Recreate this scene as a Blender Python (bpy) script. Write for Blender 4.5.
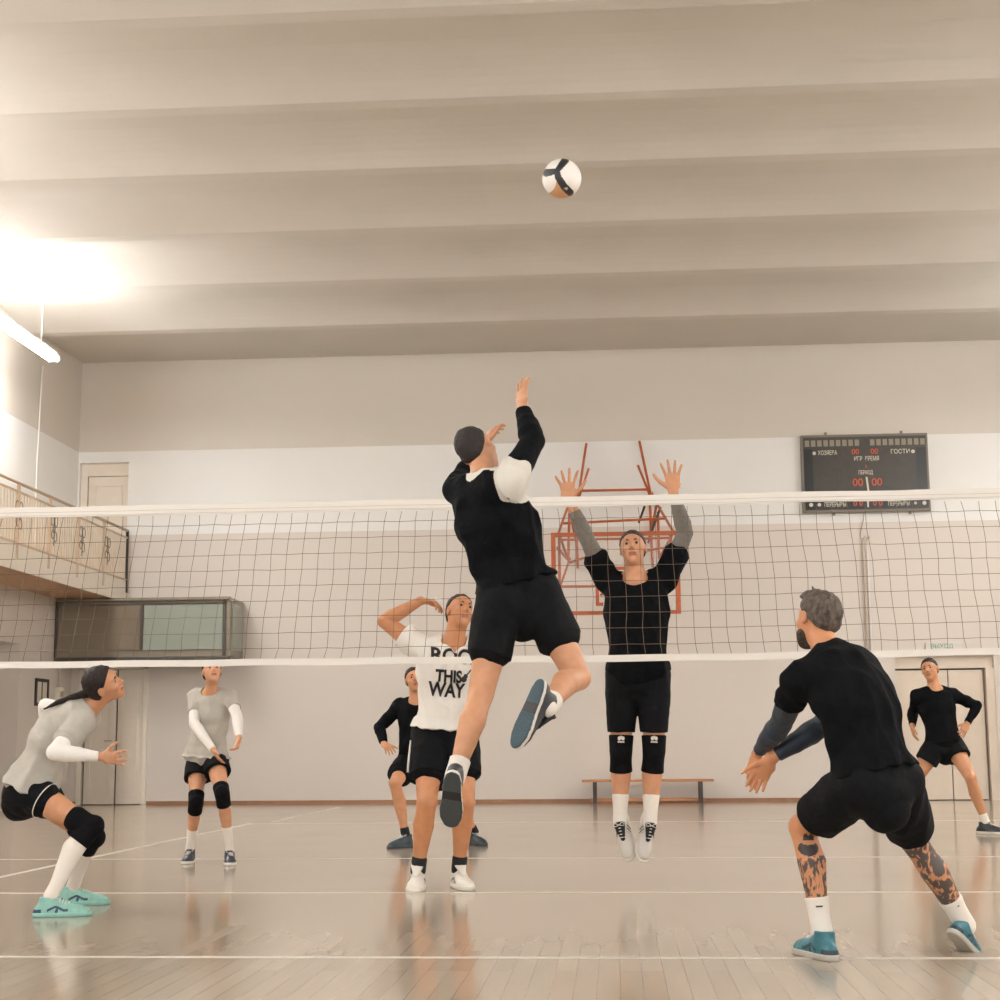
import bpy, bmesh, math, random
import numpy as np
from mathutils import Vector, Matrix
from mathutils.bvhtree import BVHTree

for _o in list(bpy.data.objects):
    bpy.data.objects.remove(_o)
SC = bpy.context.scene
COL = SC.collection

# ------------------------------------------------------------------ camera
def set_camera():
    yaw, pit, rol, f = 0.0706932, 0.1546536, -0.0077685, 1581.43
    cd = bpy.data.cameras.new('camera')
    cd.sensor_width = 36.0
    cd.sensor_fit = 'HORIZONTAL'
    cd.lens = f / 1000.0 * 36.0
    cd.clip_start = 0.05
    cam = bpy.data.objects.new('camera', cd)
    COL.objects.link(cam)
    F = Vector((-math.sin(yaw) * math.cos(pit), math.cos(yaw) * math.cos(pit), math.sin(pit)))
    R = Vector((math.cos(yaw), math.sin(yaw), 0))
    U = R.cross(F)
    R2 = math.cos(rol) * R + math.sin(rol) * U
    U2 = -math.sin(rol) * R + math.cos(rol) * U
    m = Matrix((R2, U2, -F)).transposed().to_4x4()
    m.translation = Vector((-0.1725, -9.8719, 0.8800))
    cam.matrix_world = m
    SC.camera = cam
set_camera()

# ------------------------------------------------------------------ world, exposure
SC.view_settings.view_transform = 'Standard'
SC.view_settings.look = 'None'
SC.view_settings.gamma = 1.0
SC.view_settings.use_curve_mapping = False
SC.view_settings.exposure = 0.0
WORLD_COL, WORLD_STR = (1.0, 0.997, 0.99), 2.15      # added even fill light through the unmodelled end of the hall behind the camera
w = bpy.data.worlds.new('hall_fill')
w.use_nodes = True
w.node_tree.nodes['Background'].inputs[0].default_value = (*WORLD_COL, 1)
w.node_tree.nodes['Background'].inputs[1].default_value = WORLD_STR
SC.world = w
TUBE_STR = 112.0
LAMP_COL = (1.0, 0.993, 0.975)

# ------------------------------------------------------------------ materials
def lin(c):
    return tuple(((v / 255.0) / 12.92 if v / 255.0 <= 0.04045 else ((v / 255.0 + 0.055) / 1.055) ** 2.4) for v in c)

MATS = {}
def mat(name, rgb, rough=0.6, metal=0.0, noise=0.0, nscale=8.0, bump=0.0, bscale=40.0, spec=0.5, sss=0.0, sheen=0.0, coat=0.0, stretch=(1, 1, 1), rgb2=None):
    if name in MATS:
        return MATS[name]
    m = bpy.data.materials.new(name)
    m.use_nodes = True
    nt = m.node_tree
    b = nt.nodes['Principled BSDF']
    c = lin(rgb)
    b.inputs['Base Color'].default_value = (*c, 1)
    b.inputs['Roughness'].default_value = rough
    b.inputs['Metallic'].default_value = metal
    b.inputs['Specular IOR Level'].default_value = spec
    if sss:
        b.inputs['Subsurface Weight'].default_value = sss
        b.inputs['Subsurface Radius'].default_value = (0.02, 0.008, 0.004)
        b.inputs['Subsurface Scale'].default_value = 0.6
    if sheen:
        b.inputs['Sheen Weight'].default_value = sheen
    if coat:
        b.inputs['Coat Weight'].default_value = coat
    tc = nt.nodes.new('ShaderNodeTexCoord')
    mp = nt.nodes.new('ShaderNodeMapping')
    mp.inputs['Scale'].default_value = stretch
    nt.links.new(tc.outputs['Object'], mp.inputs[0])
    if noise or rgb2:
        n = nt.nodes.new('ShaderNodeTexNoise')
        n.inputs['Scale'].default_value = nscale
        n.inputs['Detail'].default_value = 5
        nt.links.new(mp.outputs[0], n.inputs['Vector'])
        r = nt.nodes.new('ShaderNodeValToRGB')
        c2 = lin(rgb2) if rgb2 else tuple(v * (1 - noise) for v in c)
        r.color_ramp.elements[0].position = 0.32
        r.color_ramp.elements[1].position = 0.68
        r.color_ramp.elements[0].color = (*c2, 1)
        r.color_ramp.elements[1].color = (*(tuple(min(1, v * (1 + noise)) for v in c) if not rgb2 else c), 1)
        nt.links.new(n.outputs['Fac'], r.inputs[0])
        nt.links.new(r.outputs[0], b.inputs['Base Color'])
    if bump:
        n = nt.nodes.new('ShaderNodeTexNoise')
        n.inputs['Scale'].default_value = bscale
        n.inputs['Detail'].default_value = 4
        nt.links.new(mp.outputs[0], n.inputs['Vector'])
        bp = nt.nodes.new('ShaderNodeBump')
        bp.inputs['Strength'].default_value = bump
        bp.inputs['Distance'].default_value = 0.02
        nt.links.new(n.outputs['Fac'], bp.inputs['Height'])
        nt.links.new(bp.outputs[0], b.inputs['Normal'])
    MATS[name] = m
    return m

def emit_mat(name, rgb, strength):
    if name in MATS:
        return MATS[name]
    m = bpy.data.materials.new(name)
    m.use_nodes = True
    b = m.node_tree.nodes['Principled BSDF']
    b.inputs['Base Color'].default_value = (*rgb, 1)
    b.inputs['Emission Color'].default_value = (*rgb, 1)
    b.inputs['Emission Strength'].default_value = strength
    MATS[name] = m
    return m

def wall_mat(name='painted_wall'):
    # paint bands by height: beige above 5.78 m, white between 4.37 and 5.78 m, warm beige oil paint below
    m = bpy.data.materials.new(name)
    m.use_nodes = True
    nt = m.node_tree
    b = nt.nodes['Principled BSDF']
    tc = nt.nodes.new('ShaderNodeTexCoord')
    sx = nt.nodes.new('ShaderNodeSeparateXYZ')
    nt.links.new(tc.outputs['Object'], sx.inputs[0])
    dv = nt.nodes.new('ShaderNodeMath'); dv.operation = 'DIVIDE'; dv.inputs[1].default_value = 10.0
    nt.links.new(sx.outputs['Z'], dv.inputs[0])
    r = nt.nodes.new('ShaderNodeValToRGB')
    r.color_ramp.interpolation = 'CONSTANT'
    e = r.color_ramp.elements
    e[0].position = 0.0; e[0].color = (*lin(WALL_LOW), 1)
    e[1].position = 0.437; e[1].color = (*lin(WALL_MID), 1)
    x = e.new(0.578); x.color = (*lin(WALL_TOP), 1)
    nt.links.new(dv.outputs[0], r.inputs[0])
    n = nt.nodes.new('ShaderNodeTexNoise'); n.inputs['Scale'].default_value = 0.7; n.inputs['Detail'].default_value = 6
    nt.links.new(tc.outputs['Object'], n.inputs['Vector'])
    mr = nt.nodes.new('ShaderNodeMapRange'); mr.inputs[3].default_value = 0.955; mr.inputs[4].default_value = 1.03
    nt.links.new(n.outputs['Fac'], mr.inputs[0])
    mx = nt.nodes.new('ShaderNodeMix'); mx.data_type = 'RGBA'; mx.blend_type = 'MULTIPLY'; mx.inputs[0].default_value = 1
    nt.links.new(r.outputs[0], mx.inputs[6]); nt.links.new(mr.outputs[0], mx.inputs[7])
    nt.links.new(mx.outputs[2], b.inputs['Base Color'])
    b.inputs['Roughness'].default_value = 0.38
    n2 = nt.nodes.new('ShaderNodeTexNoise'); n2.inputs['Scale'].default_value = 2.5; n2.inputs['Detail'].default_value = 3
    nt.links.new(tc.outputs['Object'], n2.inputs['Vector'])
    bp = nt.nodes.new('ShaderNodeBump'); bp.inputs['Strength'].default_value = 0.25; bp.inputs['Distance'].default_value = 0.03
    nt.links.new(n2.outputs['Fac'], bp.inputs['Height']); nt.links.new(bp.outputs[0], b.inputs['Normal'])
    return m

def floor_mat():
    # narrow varnished boards laid along the hall
    m = bpy.data.materials.new('varnished_board_floor')
    m.use_nodes = True
    nt = m.node_tree
    b = nt.nodes['Principled BSDF']
    tc = nt.nodes.new('ShaderNodeTexCoord')
    mp = nt.nodes.new('ShaderNodeMapping'); mp.inputs['Rotation'].default_value = (0, 0, math.radians(90))
    nt.links.new(tc.outputs['Object'], mp.inputs[0])
    br = nt.nodes.new('ShaderNodeTexBrick')
    br.inputs['Scale'].default_value = 1.0
    br.inputs['Brick Width'].default_value = 1.7
    br.inputs['Row Height'].default_value = 0.085
    br.inputs['Mortar Size'].default_value = 0.0016
    br.offset = 0.37; br.offset_frequency = 3
    br.inputs['Mortar Smooth'].default_value = 0.3
    br.inputs['Color1'].default_value = (*lin(FLOOR_A), 1)
    br.inputs['Color2'].default_value = (*lin(FLOOR_B), 1)
    br.inputs['Mortar'].default_value = (*lin((148, 132, 113)), 1)
    nt.links.new(mp.outputs[0], br.inputs['Vector'])
    mp2 = nt.nodes.new('ShaderNodeMapping'); mp2.inputs['Scale'].default_value = (9, 0.8, 1)
    nt.links.new(tc.outputs['Object'], mp2.inputs[0])
    n = nt.nodes.new('ShaderNodeTexNoise'); n.inputs['Scale'].default_value = 1.5; n.inputs['Detail'].default_value = 8
    nt.links.new(mp2.outputs[0], n.inputs['Vector'])
    mr = nt.nodes.new('ShaderNodeMapRange'); mr.inputs[3].default_value = 0.88; mr.inputs[4].default_value = 1.08
    nt.links.new(n.outputs['Fac'], mr.inputs[0])
    mx = nt.nodes.new('ShaderNodeMix'); mx.data_type = 'RGBA'; mx.blend_type = 'MULTIPLY'; mx.inputs[0].default_value = 1
    nt.links.new(br.outputs['Color'], mx.inputs[6]); nt.links.new(mr.outputs[0], mx.inputs[7])
    nt.links.new(mx.outputs[2], b.inputs['Base Color'])
    n3 = nt.nodes.new('ShaderNodeTexNoise'); n3.inputs['Scale'].default_value = 1.3; n3.inputs['Detail'].default_value = 6
    nt.links.new(tc.outputs['Object'], n3.inputs['Vector'])
    mr3 = nt.nodes.new('ShaderNodeMapRange'); mr3.inputs[3].default_value = 0.10; mr3.inputs[4].default_value = 0.16
    nt.links.new(n3.outputs['Fac'], mr3.inputs[0])
    nt.links.new(mr3.outputs[0], b.inputs['Roughness'])
    b.inputs['Specular IOR Level'].default_value = 0.5
    return m

WALL_LOW, WALL_MID, WALL_TOP = (218, 209, 200), (235, 234, 231), (211, 203, 193)
FLOOR_A, FLOOR_B = (178, 164, 146), (169, 154, 135)
CEIL = (205, 200, 192)

# ------------------------------------------------------------------ mesh helpers
class MB:
    def __init__(s):
        s.v, s.f, s.m = [], [], []
    def add(s, vs, fs, mi=0):
        n = len(s.v)
        s.v += [tuple(float(c) for c in v) for v in vs]
        s.f += [tuple(i + n for i in f) for f in fs]
        s.m += [mi] * len(fs)
        return s
    def box(s, x0, x1, y0, y1, z0, z1, mi=0):
        vs = [(x, y, z) for x in (x0, x1) for y in (y0, y1) for z in (z0, z1)]
        return s.add(vs, [(0, 1, 3, 2), (4, 6, 7, 5), (0, 4, 5, 1), (2, 3, 7, 6), (0, 2, 6, 4), (1, 5, 7, 3)], mi)
    def tube(s, pts, r, n=8, mi=0, closed=False, flat=1.0):
        P = [Vector(p) for p in pts]
        N = len(P)
        rings = []
        up = None
        for i in range(N):
            if closed:
                d = (P[(i + 1) % N] - P[i - 1])
            else:
                d = P[min(i + 1, N - 1)] - P[max(i - 1, 0)]
            d.normalize()
            if up is None:
                up = Vector((0, 0, 1)) if abs(d.z) < 0.9 else Vector((0, 1, 0))
            a = d.cross(up).normalized()
            c = a.cross(d).normalized()
            up = c
            ri = r[i] if isinstance(r, (list, tuple)) else r
            rings.append([P[i] + a * ri * math.cos(2 * math.pi * k / n) + c * ri * flat * math.sin(2 * math.pi * k / n) for k in range(n)])
        vs = [p for rg in rings for p in rg]
        fs = []
        M = N if closed else N - 1
        for i in range(M):
            j = (i + 1) % N
            for k in range(n):
                l = (k + 1) % n
                fs.append((i * n + k, i * n + l, j * n + l, j * n + k))
        if not closed:
            fs.append(tuple(range(n))[::-1])
            fs.append(tuple((N - 1) * n + k for k in range(n)))
        return s.add(vs, fs, mi)
    def build(s, name, mats, parent=None, smooth=False, bevel=0.0):
        me = bpy.data.meshes.new(name)
        me.from_pydata(s.v, [], s.f)
        if not isinstance(mats, (list, tuple)):
            mats = [mats]
        for m in mats:
            me.materials.append(m)
        me.polygons.foreach_set('material_index', s.m)
        if smooth:
            me.polygons.foreach_set('use_smooth', [True] * len(me.polygons))
        me.update()
        o = bpy.data.objects.new(name, me)
        COL.objects.link(o)
        if parent is not None:
            o.parent = parent
        if bevel:
            md = o.modifiers.new('bevel', 'BEVEL'); md.width = bevel; md.segments = 2
            md.limit_method = 'ANGLE'
        return o

def tag(o, label, cat, group=None, kind=None):
    o['label'] = label
    o['category'] = cat
    if group: o['group'] = group
    if kind: o['kind'] = kind
    return o

def root(name, loc, label, cat, group=None):
    # every thing's Empty stands at its base; parts are built in world coordinates and shifted back
    o = bpy.data.objects.new(name, None)
    o.empty_display_size = 0.1
    COL.objects.link(o)
    o.location = loc
    return tag(o, label, cat, group)

def settle(o):
    # children were modelled in world coordinates: keep them in place under their moved Empty
    for c in o.children:
        c.matrix_parent_inverse = Matrix.Translation(-Vector(o.location))

def struct(o):
    o['kind'] = 'structure'
    return o
# ================================================================== THE HALL
XL, XR, YB, YF, ZC = -9.0, 9.0, 15.5, -12.5, 7.31
wallm = wall_mat()
floorm = floor_mat()
ceilm = mat('ceiling_paint', CEIL, 0.75, noise=0.03, nscale=0.8, bump=0.08, bscale=12)
whitem = mat('white_door_paint', (232, 222, 208), 0.4, noise=0.02)
woodm = mat('orange_wood', (186, 128, 84), 0.45, noise=0.10, nscale=6, stretch=(0.4, 8, 8))
beigem = mat('beige_metal_paint', (230, 218, 202), 0.45)
blackm = mat('black_metal', (38, 36, 36), 0.45)
redm = mat('red_orange_steel', (176, 88, 44), 0.5, noise=0.12, nscale=10)

struct(MB().box(XL - 1.5, XR + 1, YF, YB + 1.2, -0.12, 0).build('floor', floorm))
# back wall with openings for the left double door, the right double door and the balcony door
mb = MB()
def wall_y(mb, x0, x1, z0, z1, holes, y0, y1):
    xs = sorted({x0, x1, *[h[0] for h in holes], *[h[1] for h in holes]})
    zs = sorted({z0, z1, *[h[2] for h in holes], *[h[3] for h in holes]})
    for a, b_ in zip(xs, xs[1:]):
        for c, d in zip(zs, zs[1:]):
            cx_, cz_ = (a + b_) / 2, (c + d) / 2
            if any(h[0] < cx_ < h[1] and h[2] < cz_ < h[3] for h in holes):
                continue
            mb.box(a, b_, y0, y1, c, d)
wall_y(mb, XL, XR, 0, ZC + 0.3, [(-8.82, -7.74, 0, 2.19), (4.24, 5.77, 0, 2.24), (-8.98, -8.15, 3.34, 5.60)], YB, YB + 0.28)
struct(mb.build('wall_back', wallm))
mb = MB()
mb.box(XL - 0.25, XL, YF, 13.2, 2.45, ZC + 0.3)
mb.box(XL - 0.25, XL, 13.2, YB + 0.28, 0, ZC + 0.3)
mb.box(XL - 0.25, XL, YF, 9.5, 0, 2.45)
mb.box(XL - 0.62, XL - 0.45, 9.5, 13.2, 0, 2.45)
mb.box(XL - 0.45, XL - 0.25, 13.2, 13.3, 0, 2.45)
mb.box(XL - 0.45, XL - 0.25, 9.4, 9.5, 0, 2.45)
mb.box(XL - 0.45, XL - 0.25, 9.5, 13.2, 2.45, 2.55)
struct(mb.build('wall_left', wallm))
struct(MB().box(XR, XR + 0.25, YF, YB + 0.28, 0, ZC + 0.3).build('wall_right', wallm))
# passages behind the doors
mb = MB()
mb.box(-9.3, -7.2, 16.5, 16.6, 0, 2.6); mb.box(-9.0, -8.9, 15.78, 16.5, 0, 2.6); mb.box(-7.7, -7.6, 15.78, 16.5, 0, 2.6); mb.box(-9.0, -7.6, 15.78, 16.5, 2.5, 2.6)
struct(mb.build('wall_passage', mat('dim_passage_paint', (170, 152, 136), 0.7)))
# ceiling slab with the close-set concrete ribs
mb = MB()
mb.box(XL - 0.2, XR + 0.2, YF, YB + 0.28, ZC, ZC + 0.25)
ribs = [-11.6, -9.6, -7.6, -5.6, -3.45, -1.40, 0.67, 2.72, 4.64, 6.45, 8.44, 10.54, 12.81]
zs_ = 7.10
for y in ribs:
    a, c = 0.16, 0.17
    prof = [(y - 1.15 + 1.15 * t / 9, ZC + 0.01 - (ZC - zs_) * (t / 9) ** 2.3) for t in range(10)] + [(y + c, zs_), (y + c + 0.05, zs_ + 0.1), (y + c + 0.10, ZC + 0.01)]
    n = len(prof)
    vs = [(XL, p[0], p[1]) for p in prof] + [(XR, p[0], p[1]) for p in prof]
    fs = [(i, i + 1, n + i + 1, n + i) for i in range(n - 1)]
    mb.add(vs, fs)
struct(mb.build('ceiling', ceilm))
# skirting
skm = mat('brown_skirting', (150, 108, 78), 0.5, noise=0.1)
mb = MB()
for a, b_ in ((XL, -8.86), (-7.70, 4.20), (5.81, XR)):
    mb.box(a, b_, YB - 0.02, YB + 0.01, 0, 0.055)
struct(mb.build('baseboard_back', skm))
mb = MB(); mb.box(XL - 0.01, XL + 0.02, YF, 9.5, 0, 0.055); mb.box(XL - 0.01, XL + 0.02, 13.2, YB, 0, 0.055)
struct(mb.build('baseboard_left', skm))
struct(MB().box(XR - 0.02, XR + 0.01, YF, YB, 0, 0.055).build('baseboard_right', skm))
# court markings
mb = MB()
lw = 0.027
T = 0.0012
for y in (-9, -3, 0, 3, 9):
    mb.box(-4.5, 4.5, y - lw, y + lw, 0, T)
mb.box(XL, -4.5, -3 - lw, -3 + lw, 0, T); mb.box(XL, -4.5, -lw, lw, 0, T); mb.box(XL, -4.5, 3 - lw, 3 + lw, 0, T)
mb.box(4.5, 6, -lw, lw, 0, T)
for x in (-4.5, 4.5):
    mb.box(x - lw, x + lw, -9, 9, 0, T * 1.2)
mb.box(-4.35, -4.28, 9.4, 14.0, 0, T)
struct(mb.build('trim_1', mat('white_floor_line', (206, 197, 184), 0.3)))

# --- doors
def panel_door(name, x0, x1, z0, z1, y, panels, m=whitem, rot=0.0, hinge='left', handle=None, yy=0.045):
    W = x1 - x0
    s = 1 if hinge == 'left' else -1
    hx = x0 if hinge == 'left' else x1
    o = bpy.data.objects.new(name, None); COL.objects.link(o); o.location = (hx, y, 0)
    o.rotation_euler = (0, 0, rot)
    o['kind'] = 'structure'
    mb = MB()
    def bx(a, b_, c, d, e, f):
        a, b_ = (a * s, b_ * s)
        mb.box(min(a, b_), max(a, b_), c, d, e, f)
    bx(0, W, 0, yy, z0, z1)
    mb.build('door_leaf', m, o, bevel=0.004)
    for (a, b_, c, d) in panels:
        mb = MB()
        fr = 0.025
        A, B, Cz, D = a * W, b_ * W, z0 + c * (z1 - z0), z0 + d * (z1 - z0)
        bx(A, B, -0.012, 0.001, Cz, Cz + fr); bx(A, B, -0.012, 0.001, D - fr, D)
        bx(A, A + fr, -0.012, 0.001, Cz + fr, D - fr); bx(B - fr, B, -0.012, 0.001, Cz + fr, D - fr)
        mb.build('door_panel', m, o)
    if handle:
        mb = MB(); hz, ha = handle
        mb.tube([(ha * W * s, 0.0, hz), (ha * W * s, -0.05, hz), ((ha * W - 0.11) * s, -0.05, hz)], 0.009)
        mb.build('door_handle', mat('steel', (170, 165, 158), 0.3, 1.0), o, smooth=True)
    return o
# left passage door: right leaf shut, left leaf swung half open
panel_door('door_1', -8.22, -7.80, 0.01, 2.16, YB + 0.02, [(0.22, 0.86, 0.06, 0.93)], hinge='right')
panel_door('door_2', -8.76, -8.24, 0.01, 2.16, YB + 0.04, [(0.15, 0.85, 0.06, 0.93)], rot=math.radians(-6), hinge='left', handle=(1.02, 0.9))
struct(MB().box(-8.86, -8.79, YB - 0.03, YB + 0.1, 0, 2.21).box(-7.79, -7.72, YB - 0.03, YB + 0.1, 0, 2.21).box(-8.86, -7.72, YB - 0.03, YB + 0.1, 2.165, 2.225).build('trim_2', whitem, bevel=0.004))
# right double door set in its recess
dm = mat('cream_door_paint', (222, 208, 192), 0.4, noise=0.02)
panel_door('door_3', 4.26, 5.07, 0.01, 2.02, YB + 0.14, [], m=dm, hinge='left', handle=(1.02, 0.93))
panel_door('door_4', 5.085, 5.62, 0.01, 2.02, YB + 0.14, [], m=dm, hinge='right')
mb = MB()
mb.box(4.24, 5.77, YB + 0.10, YB + 0.28, 2.045, 2.24); mb.box(5.64, 5.77, YB + 0.02, YB + 0.28, 0, 2.045)
struct(mb.build('trim_3', dm))
struct(MB().box(4.2, 5.8, YB + 0.27, YB + 0.31, 0, 2.3).build('wall_recess', blackm))
# white balcony door
panel_door('door_5', -8.86, -8.18, 3.36, 5.38, YB + 0.12, [(0.16, 0.86, 0.06, 0.93)], hinge='left')
struct(MB().box(-8.98, -8.87, YB + 0.1, YB + 0.2, 3.34, 5.6).box(-8.87, -8.15, YB + 0.1, YB + 0.2, 5.39, 5.6).box(-8.98, -8.15, YB + 0.2, YB + 0.3, 3.3, 5.62).build('trim_4', whitem))

# --- balcony along the left wall
bx0, bx1 = XL, -8.1
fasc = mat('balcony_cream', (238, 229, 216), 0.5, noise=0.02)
bal = root('balcony', (XL + 0.45, 3.0, 3.26), 'cream balcony with slatted railing along the left wall above the doors', 'balcony')
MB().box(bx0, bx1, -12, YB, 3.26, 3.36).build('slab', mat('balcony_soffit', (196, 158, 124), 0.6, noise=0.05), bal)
MB().box(bx1, bx1 + 0.03, -12, YB, 3.25, 3.40).build('fascia', fasc, bal)
MB().tube([(bx1, -12, 4.43), (bx1, YB - 0.1, 4.43)], 0.024, 8).build('top_rail', mat('rail_tan', (206, 184, 160), 0.5), bal, smooth=True)
MB().tube([(bx1, -12, 4.31), (bx1, YB - 0.1, 4.31)], 0.017, 6).build('middle_rail', mat('rail_tan', (206, 184, 160), 0.5), bal)
MB().tube([(bx1, -12, 3.62), (bx1, YB - 0.1, 3.62)], 0.016, 6).build('bottom_rail', mat('rail_tan', (206, 184, 160), 0.5), bal)
MB().box(bx1 - 0.012, bx1, -12, YB - 0.1, 3.40, 3.60).build('kick_board', fasc, bal)
k = 0
y = YB - 0.12
while y > 8.3:
    if k % 12 == 0:
        MB().box(bx1 - 0.02, bx1 + 0.02, y - 0.02, y + 0.02, 3.36, 4.43).build('post', mat('rail_tan', (206, 184, 160), 0.5) if k else blackm, bal)
    else:
        MB().box(bx1 - 0.006, bx1 + 0.006, y - 0.022, y + 0.022, 3.62, 4.31).build('baluster', beigem, bal)
    y -= 0.10
    k += 1
# scrolled wrought-iron ornaments, one per railing panel
for yc in (14.35, 13.15, 11.95, 10.6, 9.2):
    mb = MB()
    for (dy, dz, r) in ((-0.07, 0.09, 0.06), (0.07, 0.09, 0.06), (-0.05, -0.05, 0.05), (0.06, -0.07, 0.055), (0, 0.0, 0.04)):
        mb.tube([(bx1 + 0.01, yc + dy + r * math.cos(t * math.pi / 6), 3.98 + dz * 1.4 + r * 1.3 * math.sin(t * math.pi / 6)) for t in range(12)], 0.006, 5, closed=True)
    mb.tube([(bx1 + 0.01, yc, 3.75), (bx1 + 0.01, yc + 0.02, 3.98), (bx1 + 0.01, yc - 0.03, 4.2)], 0.007, 5)
    mb.build('iron_ornament', mat('dark_iron', (104, 96, 86), 0.5), bal)
settle(bal)

# --- glazed wall cabinet under the balcony end
cab = root('wall_cabinet', (-7.5, 15.0, 2.32), 'long dark-framed grey-green glazed cabinet hung high on the back wall at the left', 'cabinet')
gy = 14.62
cm = mat('cabinet_taupe', (132, 122, 106), 0.35, noise=0.03)
gm = mat('cabinet_green_glass', (148, 155, 145), 0.18, noise=0.04, nscale=1.2)
gm2 = mat('cabinet_brown_glass', (126, 114, 98), 0.2, noise=0.04, nscale=1.2)
gm3 = mat('cabinet_dark_edge', (72, 66, 58), 0.4)
MB().box(-8.98, -6.17, gy + 0.03, YB, 2.30, 3.24).build('cabinet_body', cm, cab, bevel=0.02)
MB().box(-8.95, -7.62, gy + 0.012, gy + 0.032, 2.42, 3.13).build('glass_pane', gm2, cab)
MB().box(-7.56, -6.30, gy + 0.012, gy + 0.032, 2.42, 3.13).build('glass_pane', gm, cab)
MB().box(-8.99, -6.24, gy - 0.005, gy + 0.04, 3.145, 3.185).box(-8.99, -8.955, gy - 0.005, gy + 0.04, 2.32, 3.2).box(-7.61, -7.575, gy - 0.005, gy + 0.04, 2.42, 3.145).box(-6.29, -6.25, gy - 0.005, gy + 0.04, 2.32, 3.2).build('cabinet_frame', gm3, cab)
MB().box(-8.98, -6.17, gy - 0.02, gy + 0.05, 2.26, 2.32).build('bottom_rail', gm3, cab, bevel=0.01)
MB().box(-8.98, -6.17, gy - 0.02, gy + 0.05, 3.20, 3.25).build('top_rail', cm, cab, bevel=0.01)
MB().box(-6.18, -6.155, gy + 0.1, YB - 0.08, 2.4, 3.16).build('side_pane', gm, cab)
settle(cab)

# --- small things on the left wall
pf = root('picture_frame', (XL, 14.1, 1.55), 'small black-framed two-panel notice on the left wall behind the ponytailed player', 'picture frame')
MB().box(XL, XL + 0.025, 13.86, 14.42, 1.55, 1.60).box(XL, XL + 0.025, 13.86, 14.42, 1.92, 1.97).box(XL, XL + 0.025, 13.86, 13.92, 1.60, 1.92).box(XL, XL + 0.025, 14.36, 14.42, 1.60, 1.92).build('frame', blackm, pf)
MB().box(XL, XL + 0.012, 13.92, 14.36, 1.60, 1.92).build('sheet', mat('paper', (222, 212, 198), 0.6), pf)
MB().box(XL, XL + 0.02, 14.13, 14.15, 1.60, 1.92).build('divider', blackm, pf)
settle(pf)
sw = root('switch_box', (XL, 14.85, 1.68), 'small cream electrical box with a conduit on the left wall beside the notice', 'electrical box')
MB().box(XL, XL + 0.07, 14.72, 14.98, 1.66, 1.86).build('box', whitem, sw, bevel=0.015)
MB().box(XL + 0.07, XL + 0.08, 14.80, 14.92, 1.71, 1.80).build('cover', mat('grey_plastic', (170, 160, 148), 0.5), sw)
MB().tube([(XL + 0.025, 14.88, 1.86), (XL + 0.025, 14.88, 3.24)], 0.014, 6).build('conduit', whitem, sw, smooth=True)
settle(sw)
cd = MB().tube([(XL + 0.03, 13.55, 4.5 - 1.1), (XL + 0.02, 13.55, 5.2), (XL + 0.03, 13.6, 6.8)], 0.013, 6).build('lamp_cable', mat('white_cable', (240, 238, 232), 0.5), smooth=True)
tag(cd, 'thin white cable running down the left wall from the lamp near the ceiling', 'cable')

# --- lamps: long fluorescent battens under the ceiling on both side walls
def make_lamp(loc, label):
    r = root('ceiling_lamp', loc, label, 'lamp', 'long fluorescent battens along the side walls')
    x, y, z = loc
    s = 1 if x < 0 else -1
    MB().box(x - 0.05 * s if s < 0 else x - 0.05, x + 0.05, y - 1.75, y + 1.75, z + 0.05, z + 0.10).build('housing', mat('lamp_housing', (232, 228, 220), 0.4), r)
    for k in (-1, 1):
        MB().tube([(x + 0.05 * k, y - 1.7, z), (x + 0.05 * k, y + 1.7, z)], 0.035, 10).build('tube', emit_mat('lamp_tube_glow', LAMP_COL, TUBE_STR), r, smooth=True)
    for q in (-1.74, 1.74):
        MB().box(x - 0.07, x + 0.07, y + q - 0.04, y + q + 0.04, z - 0.03, z + 0.06).build('end_cap', mat('lamp_housing', (232, 228, 220), 0.4), r)
    for q in (-1.2, 1.2):
        MB().tube([(x, y + q, z + 0.08), (x, y + q, 7.31)], 0.010, 6).build('hanger_rod', mat('lamp_housing', (232, 228, 220), 0.4), r)
    settle(r)
    return r
make_lamp((-8.12, 10.05, 6.43), 'glowing white fluorescent batten under the ceiling at the back left, the only lamp in view')
for i, (x, y) in enumerate([(-8.12, 4.0), (-8.12, -2.0), (-8.12, -8.0), (8.12, 10.5), (8.12, 4.5), (8.12, -1.5), (8.12, -7.5)]):
    make_lamp((x, y, 6.43), 'fluorescent batten high on the %s wall outside the picture, %s' % ('left' if x < 0 else 'right', ['second from the back', 'third from the back', 'nearest the camera', 'rearmost', 'second from the back', 'third from the back', 'nearest the camera'][i]))

# --- scoreboard
sb = root('scoreboard', (3.9, 15.4, 4.53), 'dark electronic scoreboard with Cyrillic captions high on the back wall at the right', 'scoreboard')
sf = 15.40
MB().box(2.89, 4.90, sf, YB - 0.01, 4.53, 5.79).build('case', mat('scoreboard_case', (120, 112, 100), 0.45), sb, bevel=0.008)
MB().box(2.93, 4.87, sf - 0.008, sf, 4.57, 5.75).build('panel', mat('scoreboard_black', (58, 54, 48), 0.35, noise=0.15, nscale=14), sb)
MB().box(2.935, 3.07, sf - 0.012, sf - 0.006, 4.80, 5.56).build('side_strip', mat('scoreboard_deep', (26, 28, 28), 0.3), sb)
MB().box(4.70, 4.86, sf - 0.012, sf - 0.006, 4.80, 5.56).build('side_strip', mat('scoreboard_deep', (26, 28, 28), 0.3), sb)
MB().box(2.935, 4.865, sf - 0.012, sf - 0.006, 4.575, 4.735).build('bottom_strip', mat('scoreboard_deep', (26, 28, 28), 0.3), sb)
cell = mat('scoreboard_cell', (142, 134, 118), 0.5)
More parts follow.
